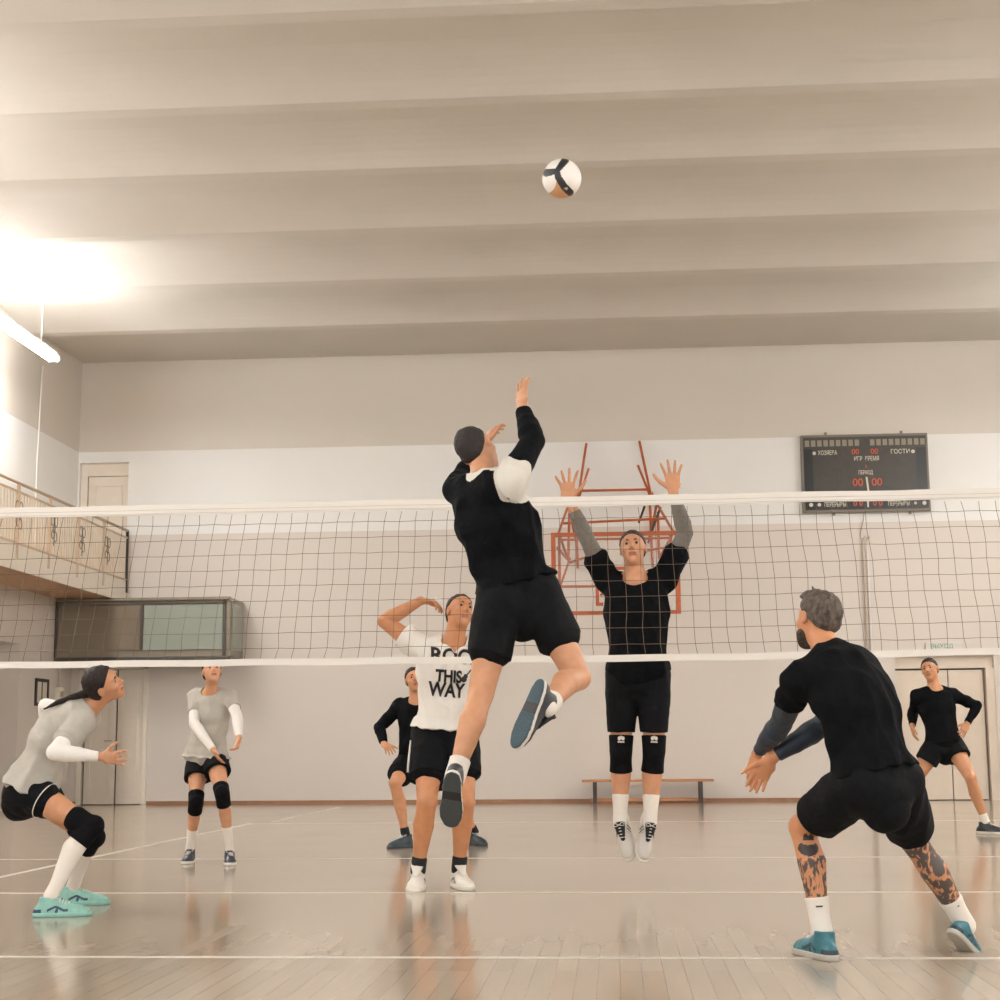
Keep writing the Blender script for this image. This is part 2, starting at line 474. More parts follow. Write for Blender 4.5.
for i in range(9):
    MB().box(2.955 + i * 0.099, 3.025 + i * 0.099, sf - 0.014, sf - 0.007, 5.60, 5.70).build('name_window', cell, sb)
    MB().box(3.99 + i * 0.099, 4.06 + i * 0.099, sf - 0.014, sf - 0.007, 5.60, 5.70).build('name_window', cell, sb)
def text_obj(body, size, name, m, parent, loc, xaxis, up, extrude=0.001, align='CENTER', sx=1.0, bold=0.0):
    cu = bpy.data.curves.new(name, 'FONT')
    cu.body = body; cu.size = size; cu.align_x = align; cu.align_y = 'CENTER'; cu.extrude = extrude; cu.offset = bold
    tmp = bpy.data.objects.new('tmp', cu); COL.objects.link(tmp)
    dg = bpy.context.evaluated_depsgraph_get()
    me = bpy.data.meshes.new_from_object(tmp.evaluated_get(dg))
    bpy.data.objects.remove(tmp)
    X = Vector(xaxis).normalized(); U = Vector(up).normalized(); N = X.cross(U)
    for v in me.vertices:
        c = v.co.copy()
        v.co = Vector(loc) + X * c.x * sx + U * c.y + N * c.z
    me.materials.clear(); me.materials.append(m)
    me.name = name
    o = bpy.data.objects.new(name, me); COL.objects.link(o)
    o.parent = parent
    return o
lt = mat('scoreboard_lettering', (214, 206, 188), 0.5)
led = emit_mat('scoreboard_led', lin((170, 70, 40)), 0.55)
def caption(t, x, z, size, sx=1.0, m=None):
    return text_obj(t, size, 'caption', m or lt, sb, (x, sf - 0.016, z), (1, 0, 0), (0, 0, 1), sx=sx, bold=0.0008)
caption('ХОЗЯЕВА', 3.31, 5.49, 0.10, 0.66)
caption('ГОСТИ', 4.46, 5.49, 0.10, 0.9)
caption('ИГР', 3.79, 5.385, 0.10, 0.7); caption('ВРЕМЯ', 4.01, 5.385, 0.10, 0.66)
caption('ПЕРИОД', 3.90, 5.16, 0.09, 0.6)
caption('ПЕРЕРЫВЫ', 3.40, 4.65, 0.10, 0.62); caption('ПЕРЕРЫВЫ', 4.40, 4.65, 0.10, 0.62)
caption('00', 3.75, 5.50, 0.12, m=led); caption('00', 4.05, 5.50, 0.12, m=led)
caption('1', 3.91, 5.255, 0.08, m=led)
caption('00', 3.77, 5.00, 0.17, m=led); caption('00', 4.07, 5.00, 0.17, m=led)
caption('0 0', 3.76, 4.66, 0.12, m=led); caption('0 0', 4.07, 4.66, 0.12, m=led)
def disc(x, z, r):
    n = 14
    return MB().add([(x + r * math.cos(2 * math.pi * i / n), sf - 0.016, z + r * math.sin(2 * math.pi * i / n)) for i in range(n)] + [(x + r * math.cos(2 * math.pi * i / n), sf - 0.006, z + r * math.sin(2 * math.pi * i / n)) for i in range(n)], [tuple(range(n)), tuple(range(n, 2 * n))[::-1]] + [(i, (i + 1) % n, n + (i + 1) % n, n + i) for i in range(n)])
for x, z, r in ((3.02, 4.655, 0.032), (3.15, 4.655, 0.028), (4.66, 4.655, 0.024), (4.80, 4.655, 0.032), (3.10, 5.49, 0.028), (4.66, 5.49, 0.030)):
    disc(x, z, r).build('round_mark', lt, sb)
MB().add([(3.895, sf - 0.016, 5.09), (3.925, sf - 0.016, 5.09), (3.945, sf - 0.016, 4.86), (3.915, sf - 0.016, 4.86)], [(0, 1, 2, 3)]).add([(3.895, sf - 0.016, 4.73), (3.935, sf - 0.016, 4.73), (3.925, sf - 0.016, 4.60), (3.905, sf - 0.016, 4.60)], [(0, 1, 2, 3)]).build('centre_mark', lt, sb)
MB().tube([(3.86, sf + 0.05, 4.54), (3.84, sf + 0.06, 4.40), (3.78, sf + 0.06, 4.18), (3.79, sf + 0.06, 4.10), (3.84, sf + 0.06, 4.12)], 0.008, 5).build('cable', mat('grey_cable', (170, 160, 148), 0.5), sb, smooth=True)
for x in (3.3, 4.5):
    MB().box(x - 0.02, x + 0.02, sf + 0.04, sf + 0.08, 5.79, 5.84).box(x + 0.08 - 0.02, x + 0.08 + 0.02, sf + 0.04, sf + 0.08, 4.49, 4.53).build('hanger', mat('scoreboard_case', (120, 112, 100), 0.45), sb)
settle(sb)

pp = root('wall_conduit', (3.83, 15.45, 0), 'beige conduit with an open bent end below the scoreboard', 'conduit')
MB().tube([(3.83, YB - 0.035, 0.0), (3.83, YB - 0.035, 4.05), (3.87, YB - 0.05, 4.13), (3.93, YB - 0.06, 4.13)], 0.026, 8).build('pipe', mat('conduit_beige', (206, 192, 176), 0.5), pp, smooth=True)
for z in (0.8, 2.3, 3.4):
    MB().box(3.79, 3.87, YB - 0.065, YB, z - 0.015, z + 0.015).build('clip', mat('conduit_beige', (206, 192, 176), 0.5), pp)
settle(pp)
struct(MB().box(3.875, 3.90, YB - 0.03, YB + 0.01, 0.0, 4.05).build('trim_5', mat('white_trim', (236, 232, 226), 0.4)))
ex = root('exit_sign', (5.0, 15.45, 2.3), 'small white sign with green lettering above the right-hand double door', 'sign')
MB().box(4.72, 5.28, YB - 0.05, YB, 2.31, 2.45).build('sign_box', mat('sign_white', (222, 216, 206), 0.4), ex, bevel=0.006)
text_obj('ВЫХОД', 0.095, 'lettering', mat('sign_green', (92, 160, 142), 0.5), ex, (4.97, YB - 0.053, 2.38), (1, 0, 0), (0, 0, 1))
settle(ex)
# door closer stud on the right door is too small to show; bench against the back wall
bn = root('bench', (0.31, 15.15, 0), 'low wooden gym bench with dark legs against the back wall behind the blocker', 'bench')
MB().box(-0.70, 1.33, 14.98, 15.30, 0.325, 0.362).build('seat', woodm, bn, bevel=0.006)
MB().box(-0.58, 1.20, 15.12, 15.16, 0.03, 0.075).build('stretcher', woodm, bn)
lm = mat('bench_leg_dark', (66, 58, 54), 0.5)
for x in (-0.50, 1.13):
    MB().box(x - 0.03, x + 0.03, 15.0, 15.28, 0.0, 0.325).build('leg', lm, bn, bevel=0.004)
settle(bn)

# --- basketball backboard on its steel cantilever frame
hp = root('basketball_hoop', (-0.12, 15.4, 2.8), 'red-orange steel framed glass basketball backboard on a truss reaching out from the back wall', 'basketball hoop')
by = 13.5
bl, br_, bb, bt = -1.07, 0.83, 2.79, 4.02
fr = MB(); t = 0.055
fr.box(bl, br_, by - 0.03, by + 0.03, bt - t * 1.1, bt).box(bl, br_, by - 0.03, by + 0.03, bb, bb + t).box(bl, bl + t * 1.2, by - 0.03, by + 0.03, bb + t, bt - t).box(br_ - t * 1.2, br_, by - 0.03, by + 0.03, bb + t, bt - t)
fr.build('board_frame', redm, hp)
def glass_mat(name, col, alpha, rough=0.05):
    m = bpy.data.materials.new(name); m.use_nodes = True
    b = m.node_tree.nodes['Principled BSDF']
    b.inputs['Base Color'].default_value = (*col, 1); b.inputs['Alpha'].default_value = alpha; b.inputs['Roughness'].default_value = rough
    return m
MB().box(bl + t, br_ - t, by - 0.006, by + 0.006, bb + t, bt - t).build('glass_pane', glass_mat('clear_board', (0.85, 0.85, 0.85), 0.06), hp)
mb = MB(); a, b_, c, d = -0.42, 0.19, 2.92, 3.50; t2 = 0.05
mb.box(a, b_, by - 0.012, by - 0.004, c, c + t2).box(a, b_, by - 0.012, by - 0.004, d - t2, d).box(a, a + t2, by - 0.012, by - 0.004, c + t2, d - t2).box(b_ - t2, b_, by - 0.012, by - 0.004, c + t2, d - t2)
mb.build('target_rectangle', redm, hp)
cxr, cyr, rr = -0.115, by - 0.40, 0.23
rim = MB().tube([(cxr + rr * math.cos(2 * math.pi * i / 28), cyr + rr * math.sin(2 * math.pi * i / 28), 3.05) for i in range(28)], 0.012, 8, closed=True)
rim.box(cxr - 0.10, cxr + 0.10, by - 0.18, by - 0.01, 3.0, 3.05)
rim.build('rim', redm, hp, smooth=True)
mb = MB()
for i in range(12):
    for sgn in (1, -1):
        pts = []
        for k in range(7):
            q = k / 6; r_ = rr * (1 - 0.42 * q ** 0.8)
            an = 2 * math.pi * (i + sgn * q * 2.0) / 12
            pts.append((cxr + r_ * math.cos(an), cyr + r_ * math.sin(an), 3.04 - 0.42 * q))
        mb.tube(pts, 0.0045, 4)
mb.build('hoop_net', mat('hoop_cord', (214, 200, 186), 0.7), hp)
wy = YB - 0.05
bars = [((-0.55, wy, 5.74), (-0.70, wy - 0.5, 4.70)), ((0.31, wy, 5.76), (0.49, wy - 0.5, 4.66)),
        ((-0.69, wy - 0.4, 4.90), (0.44, wy - 0.4, 4.90)),
        ((-0.70, wy - 0.5, 4.70), (-0.52, wy, 5.32)), ((0.49, wy - 0.5, 4.68), (0.28, wy, 5.36)),
        ((-0.84, wy - 0.7, 4.62), (0.55, wy - 0.7, 4.62)), ((-0.84, wy - 0.7, 4.62), (-0.97, by + 0.05, 3.99)), ((0.55, wy - 0.7, 4.62), (0.76, by + 0.05, 3.99)),
        ((-0.95, wy - 1.1, 4.28), (0.68, wy - 1.1, 4.33)),
        ((-0.95, by + 0.05, 4.02), (-0.95, by + 0.05, 3.22)), ((0.70, by + 0.05, 4.02), (0.70, by + 0.05, 3.22)),
        ((-0.82, wy - 0.8, 4.48), (-0.85, wy - 0.8, 3.75)), ((0.56, wy - 0.8, 4.48), (0.56, wy - 0.8, 3.75)),
        ((-0.95, by + 0.05, 3.22), (0.70, by + 0.05, 3.22)), ((-0.95, by + 0.05, 3.22), (-0.84, wy - 0.1, 3.85)), ((0.70, by + 0.05, 3.22), (0.60, wy - 0.1, 3.85)),
        ((-0.84, wy, 3.80), (-0.42, wy - 0.9, 3.82)), ((0.70, wy, 4.02), (0.08, wy - 0.9, 3.82)),
        ((-0.98, by + 0.05, 3.8), (-0.85, wy - 0.8, 3.75)), ((-0.95, by + 0.05, 3.22), (-0.98, by + 0.06, 2.82)),
        ((-0.84, wy - 0.7, 4.62), (-0.75, wy, 4.2)), ((0.55, wy - 0.7, 4.62), (0.42, wy, 4.1)),
        ((-0.75, wy, 5.0), (-0.72, wy, 3.7)), ((0.45, wy, 5.0), (0.48, wy, 3.7)), ((-0.85, wy - 0.8, 3.75), (-0.95, by + 0.05, 4.0)), ((0.56, wy - 0.8, 3.75), (0.75, by + 0.05, 4.0)),
        ((-0.95, wy - 1.3, 4.0), (0.70, wy - 1.3, 4.0))]
for p, q in bars:
    MB().tube([p, q], 0.021, 6).build('truss_bar', redm, hp)
mb = MB()
for sx_, x in ((-1, -0.70), (1, 0.49)):
    mb.add([(x, wy - 0.5, 4.86), (x + 0.07 * sx_, wy - 0.5, 4.64), (x - 0.07 * sx_, wy - 0.5, 4.64), (x, wy - 0.47, 4.86), (x + 0.07 * sx_, wy - 0.47, 4.64), (x - 0.07 * sx_, wy - 0.47, 4.64)], [(0, 1, 2), (5, 4, 3), (0, 3, 4, 1), (1, 4, 5, 2), (2, 5, 3, 0)])
mb.build('gusset', redm, hp)
dk = mat('truss_dark', (60, 48, 44), 0.5)
for p, q in [((-0.72, wy - 0.45, 4.62), (-0.58, wy - 0.2, 4.36)), ((0.36, wy - 0.45, 4.62), (0.27, wy - 0.2, 4.40)), ((0.60, wy - 0.8, 4.55), (0.44, wy - 0.9, 4.12))]:
    MB().tube([p, q], 0.02, 6).build('brace', dk, hp)
settle(hp)

# ================================================================== THE NET
nt_ = root('volleyball_net', (0, 0, 1.43), 'long white-taped volleyball net stretched across the court between the players', 'volleyball net')
rnd = random.Random(4)
tapem = mat('net_tape', (226, 220, 212), 0.7, bump=0.06, bscale=60)
X0, X1 = -4.75, 4.75
def ztop(x): return 2.436 + 0.0015 * x
def zbot(x): return 1.395 + 0.0 * x + (0.008 * (x - 0.4) if x > 0.4 else 0.0)
def tape(x0, x1, zf, h0, h1, th):
    mb = MB(); n = 60; vs = []
    for i in range(n + 1):
        x = x0 + (x1 - x0) * i / n
        wv = 0.004 * math.sin(x * 5) + 0.003 * math.sin(x * 13)
        z = zf(x) + 0.002 * math.sin(x * 7.3)
        vs += [(x, -th + wv, z + h0), (x, -th + wv, z + h1), (x, th + wv, z + h1), (x, th + wv, z + h0)]
    fs = []
    for i in range(n):
        for k in range(4):
            l = (k + 1) % 4
            fs.append((4 * i + k, 4 * i + l, 4 * (i + 1) + l, 4 * (i + 1) + k))
    fs += [(3, 2, 1, 0), (4 * n, 4 * n + 1, 4 * n + 2, 4 * n + 3)]
    return mb.add(vs, fs)
tape(X0, X1, ztop, -0.064, 0.0, 0.006).build('top_tape', tapem, nt_)
tape(X0, X1, zbot, 0.0, 0.042, 0.005).build('bottom_tape', tapem, nt_)
for q in (-1, 1):
    MB().tube([(4.7 * q, 0, 2.41), (5.4 * q, 0, 2.42)], 0.005, 6).build('cable', mat('net_cable', (90, 84, 78), 0.5), nt_)
for zf, z0, nm in ((ztop, -0.034, 'tape_seam'), (ztop, -0.056, 'tape_seam')):
    MB().tube([(X0 + (X1 - X0) * i / 60, -0.0065 + 0.004 * math.sin((X0 + (X1 - X0) * i / 60) * 5) + 0.003 * math.sin((X0 + (X1 - X0) * i / 60) * 13), ztop(X0 + (X1 - X0) * i / 60) + z0) for i in range(61)], 0.0012, 4).build(nm, mat('seam_grey', (176, 168, 158), 0.7), nt_)
cord = mat('net_cord', (104, 86, 70), 0.8)
mb = MB()
NR = 9
nx = int((X1 - X0) / 0.1)
def node(i, k):
    # k = 0 under the top tape ... NR+1 at the bottom tape; the mesh hangs a little skewed and slack
    x = X0 + 0.05 + i * 0.1
    t = k / (NR + 1)
    zt, zb = 2.362, zbot(x) + 0.042
    z = zt + (zb - zt) * ((k - 0.35) / (NR + 0.3) if 0 < k <= NR else (0 if k == 0 else 1))
    sway = 0.018 * math.sin(x * 0.9 + 0.6) * t * 2 + (0.028 * x * t)
    r1 = random.Random(i * 131 + k * 17)
    j = 0.0035 if 0 < k <= NR else 0.008
    return (x + sway + r1.uniform(-j, j) + 0.004 * math.sin(k * 1.3 + x * 2), 0.012 * math.sin(x * 1.7 + k * 0.5) * (1 if 0 < k <= NR else 0), z + (r1.uniform(-0.003, 0.003) if 0 < k <= NR else 0))
for i in range(nx):
    mb.tube([node(i, k) for k in range(NR + 2)], 0.0016, 4)
for k in range(1, NR + 1):
    mb.tube([node(i, k) for i in range(nx)], 0.0016, 4)
mb.build('net_mesh', cord, nt_)
settle(nt_)
# ================================================================== SCULPTING: signed fields -> continuous surfaces
f32 = np.float32
def V(*a): return np.array(a if len(a) > 1 else a[0], dtype=float)
def nrm(v): v = np.asarray(v, float); return v / max(np.linalg.norm(v), 1e-9)
def perp(v, n): v = np.asarray(v, float); return nrm(v - n * np.dot(v, n))

def smin(a, b, k):
    if k <= 0: return np.minimum(a, b)
    h = np.maximum(k - np.abs(a - b), 0) / k
    return np.minimum(a, b) - h * h * (k * 0.25)

class Grid:
    def __init__(s, lo, hi, h):
        s.h = h
        s.lo = np.asarray(lo, float) - 3 * h
        s.n = np.ceil((np.asarray(hi, float) + 3 * h - s.lo) / h).astype(int) + 1
        s.v = np.full(s.n, 0.3, f32)
    def win(s, lo, hi, m):
        a = np.maximum(np.floor((np.asarray(lo) - m - s.lo) / s.h).astype(int), 0)
        b = np.minimum(np.ceil((np.asarray(hi) + m - s.lo) / s.h).astype(int) + 1, s.n)
        if (b <= a).any(): return None, None
        sl = tuple(slice(x, y) for x, y in zip(a, b))
        g = [(s.lo[i] + np.arange(a[i], b[i]) * s.h).astype(f32) for i in range(3)]
        return sl, (g[0][:, None, None], g[1][None, :, None], g[2][None, None, :])
    def add(s, prim, k=0.02):
        sl, g = s.win(prim[0], prim[1], k + 2.5 * s.h)
        if sl is None: return s
        s.v[sl] = smin(s.v[sl], prim[2](*g), k)
        return s
    def sub(s, prim, k=0.005):
        sl, g = s.win(prim[0], prim[1], k + 2.5 * s.h)
        if sl is None: return s
        s.v[sl] = -smin(-s.v[sl], prim[2](*g), k)
        return s
    def keep(s, fn, k=0.004):
        # intersect with a half space or other field given over the whole grid
        sl, g = s.win(s.lo, s.lo + s.n * s.h, 0)
        s.v[sl] = -smin(-s.v[sl], -fn(*g), k)
        return s
    def folds(s, amp, seed=0, scale=1.0, stretch=(1, 1, 0.45)):
        rs = np.random.RandomState(seed)
        sl, (x, y, z) = s.win(s.lo, s.lo + s.n * s.h, 0)
        x, y, z = x * scale * stretch[0], y * scale * stretch[1], z * scale * stretch[2]
        p = rs.uniform(0, 6.28, 12)
        wx = x + 0.035 * np.sin(21 * z + p[0]) + 0.03 * np.sin(17 * y + p[1])
        wz = z + 0.04 * np.sin(15 * x + p[2]) + 0.03 * np.sin(19 * y + p[3])
        n = (1 - np.abs(np.sin(26 * wx + 14 * y + p[4]))) + (1 - np.abs(np.sin(30 * wz + 16 * wx + p[5]))) + 0.6 * np.sin(47 * wx - 30 * wz + p[6])
        s.v -= (amp * (n - 0.7)).astype(f32)
        return s

def seg_prim(a, b, ra, rb, side=None, flata=False, flatb=False):
    # tapered elliptical limb segment; ra, rb = (ru, rv)
    a, b = np.asarray(a, float), np.asarray(b, float)
    L = np.linalg.norm(b - a); d = (b - a) / L
    if side is None:
        side = V(1, 0, 0) if abs(d[0]) < 0.8 else V(0, 1, 0)
    u = perp(side, d); v = np.cross(d, u)
    R = max(*ra, *rb)
    def fn(X, Y, Z):
        x, y, z = X - f32(a[0]), Y - f32(a[1]), Z - f32(a[2])
        t = x * f32(d[0]) + y * f32(d[1]) + z * f32(d[2])
        tc = np.clip(t, 0, L)
        q = tc / f32(L)
        ru = ra[0] + (rb[0] - ra[0]) * q; rv = ra[1] + (rb[1] - ra[1]) * q
        pu = x * f32(u[0]) + y * f32(u[1]) + z * f32(u[2])
        pv = x * f32(v[0]) + y * f32(v[1]) + z * f32(v[2])
        e = t - tc
        if flata: e = np.where(e < 0, 0, e)
        if flatb: e = np.where(e > 0, 0, e)
        m = np.minimum(ru, rv)
        r = (np.sqrt((pu / ru) ** 2 + (pv / rv) ** 2 + (e / m) ** 2) - 1) * m
        if flata: r = np.maximum(r, -t)
        if flatb: r = np.maximum(r, t - f32(L))
        return r.astype(f32)
    lo = np.minimum(a, b) - R; hi = np.maximum(a, b) + R
    return (lo, hi, fn)

def tube_prim(st, flat0=False, flat1=False):
    # st: list of (pos, ru, rv, side)
    segs = []
    for i in range(len(st) - 1):
        p, q = st[i], st[i + 1]
        if np.linalg.norm(np.asarray(q[0]) - np.asarray(p[0])) < 1e-5: continue
        sd = None if p[3] is None else nrm(np.asarray(p[3]) + np.asarray(q[3]))
        segs.append(seg_prim(p[0], q[0], (p[1], p[2]), (q[1], q[2]), sd, flat0 and i == 0, flat1 and i == len(st) - 2))
    lo = np.min([s[0] for s in segs], axis=0); hi = np.max([s[1] for s in segs], axis=0)
    def fn(X, Y, Z):
        r = None
        for s in segs:
            d = s[2](X, Y, Z)
            r = d if r is None else smin(r, d, 0.004)
        return r
    return (lo, hi, fn)

def ell_prim(c, r, fr=None):
    c = np.asarray(c, float)
    fr = np.eye(3) if fr is None else np.asarray(fr, float)      # rows = axes
    R = max(r)
    def fn(X, Y, Z):
        x, y, z = X - f32(c[0]), Y - f32(c[1]), Z - f32(c[2])
        q = [(x * f32(fr[i][0]) + y * f32(fr[i][1]) + z * f32(fr[i][2])) / f32(r[i]) for i in range(3)]
        k0 = np.sqrt(q[0] ** 2 + q[1] ** 2 + q[2] ** 2)
        k1 = np.sqrt((q[0] / r[0]) ** 2 + (q[1] / r[1]) ** 2 + (q[2] / r[2]) ** 2) + 1e-6
        return (k0 * (k0 - 1) / k1).astype(f32)
    return (c - R, c + R, fn)

def extent(prims):
    return np.min([p[0] for p in prims], axis=0), np.max([p[1] for p in prims], axis=0)

def surface(grid):
    v = grid.v
    ins = v < 0
    c = ins[:-1, :-1, :-1].astype(np.int8)
    for dx in (0, 1):
        for dy in (0, 1):
            for dz in (0, 1):
                if dx + dy + dz:
                    c = c + ins[dx:dx + c.shape[0], dy:dy + c.shape[1], dz:dz + c.shape[2]]
    act = (c > 0) & (c < 8)
    idx = np.argwhere(act)
    vid = np.full(act.shape, -1, np.int64)
    vid[act] = np.arange(len(idx))
    acc = np.zeros((len(idx), 3)); cnt = np.zeros(len(idx))
    corners = [(dx, dy, dz) for dx in (0, 1) for dy in (0, 1) for dz in (0, 1)]
    I = idx.T
    val = {k: v[I[0] + k[0], I[1] + k[1], I[2] + k[2]] for k in corners}
    for a in corners:
        for ax in range(3):
            if a[ax] == 0:
                b = list(a); b[ax] = 1; b = tuple(b)
                va, vb = val[a], val[b]
                m = (va < 0) != (vb < 0)
                t = np.where(m, va / np.where(m, va - vb, 1), 0)
                p = np.tile(np.array(a, float), (len(idx), 1)); p[:, ax] = t
                acc[m] += p[m]; cnt[m] += 1
    verts = grid.lo + (idx + acc / cnt[:, None]) * grid.h
    quads = []
    for ax in range(3):
        o1, o2 = [(1, 2), (2, 0), (0, 1)][ax]
        sa = [slice(None)] * 3; sb_ = [slice(None)] * 3
        sa[ax] = slice(0, -1); sb_[ax] = slice(1, None)
        A, B = ins[tuple(sa)], ins[tuple(sb_)]
        e = np.argwhere(A != B)
        ok = (e[:, o1] > 0) & (e[:, o2] > 0) & (e[:, o1] < v.shape[o1] - 1) & (e[:, o2] < v.shape[o2] - 1)
        e = e[ok]
        flip = A[e[:, 0], e[:, 1], e[:, 2]]
        def cid(d1, d2):
            q = e.copy(); q[:, o1] += d1; q[:, o2] += d2
            return vid[q[:, 0], q[:, 1], q[:, 2]]
        Q = np.stack([cid(-1, -1), cid(0, -1), cid(0, 0), cid(-1, 0)], 1)
        Q[~flip] = Q[~flip][:, ::-1]
        quads.append(Q)
    quads = np.concatenate(quads)
    return verts, quads[(quads >= 0).all(1)]

def sculpt(grid, name, mats, parent, region=None, relax=1):
    vs, q = surface(grid)
    for _ in range(relax):           # one light relaxing pass
        s = np.zeros_like(vs); n = np.zeros(len(vs))
        for i in range(4):
            j = (i + 1) % 4
            np.add.at(s, q[:, i], vs[q[:, j]]); np.add.at(n, q[:, i], 1)
            np.add.at(s, q[:, j], vs[q[:, i]]); np.add.at(n, q[:, j], 1)
        vs = vs * 0.5 + 0.5 * s / np.maximum(n, 1)[:, None]
    me = bpy.data.meshes.new(name)
    me.vertices.add(len(vs)); me.vertices.foreach_set('co', vs.astype(f32).ravel())
    me.loops.add(q.size); me.loops.foreach_set('vertex_index', q.astype(np.int32).ravel())
    me.polygons.add(len(q))
    me.polygons.foreach_set('loop_start', np.arange(0, q.size, 4, dtype=np.int32))
    if not isinstance(mats, (list, tuple)): mats = [mats]
    for m in mats: me.materials.append(m)
    me.update(calc_edges=True)
    me.polygons.foreach_set('use_smooth', np.ones(len(q), bool))
    if region is not None:
        me.polygons.foreach_set('material_index', region(vs[q].mean(1)).astype(np.int32))
    me.update()
    o = bpy.data.objects.new(name, me); COL.objects.link(o)
    if parent is not None: o.parent = parent
    return o
def make(name, prims, mats, parent, h=0.005, k=0.01, pad=0.0, post=None, region=None, fold=None, relax=1):
    lo, hi = extent([p if not (isinstance(p[0], str)) else p[1] for p in prims])
    g = Grid(lo - pad, hi + pad, h)
    for p in prims:
        if not isinstance(p[0], str): g.add(p, k)
        elif p[0] == '+': g.add(p[1], p[2])
    if fold: g.folds(*fold)
    for p in prims:
        if isinstance(p[0], str) and p[0] == '-': g.sub(p[1], p[2])
    if post: post(g)
    return sculpt(g, name, mats, parent, region, relax)
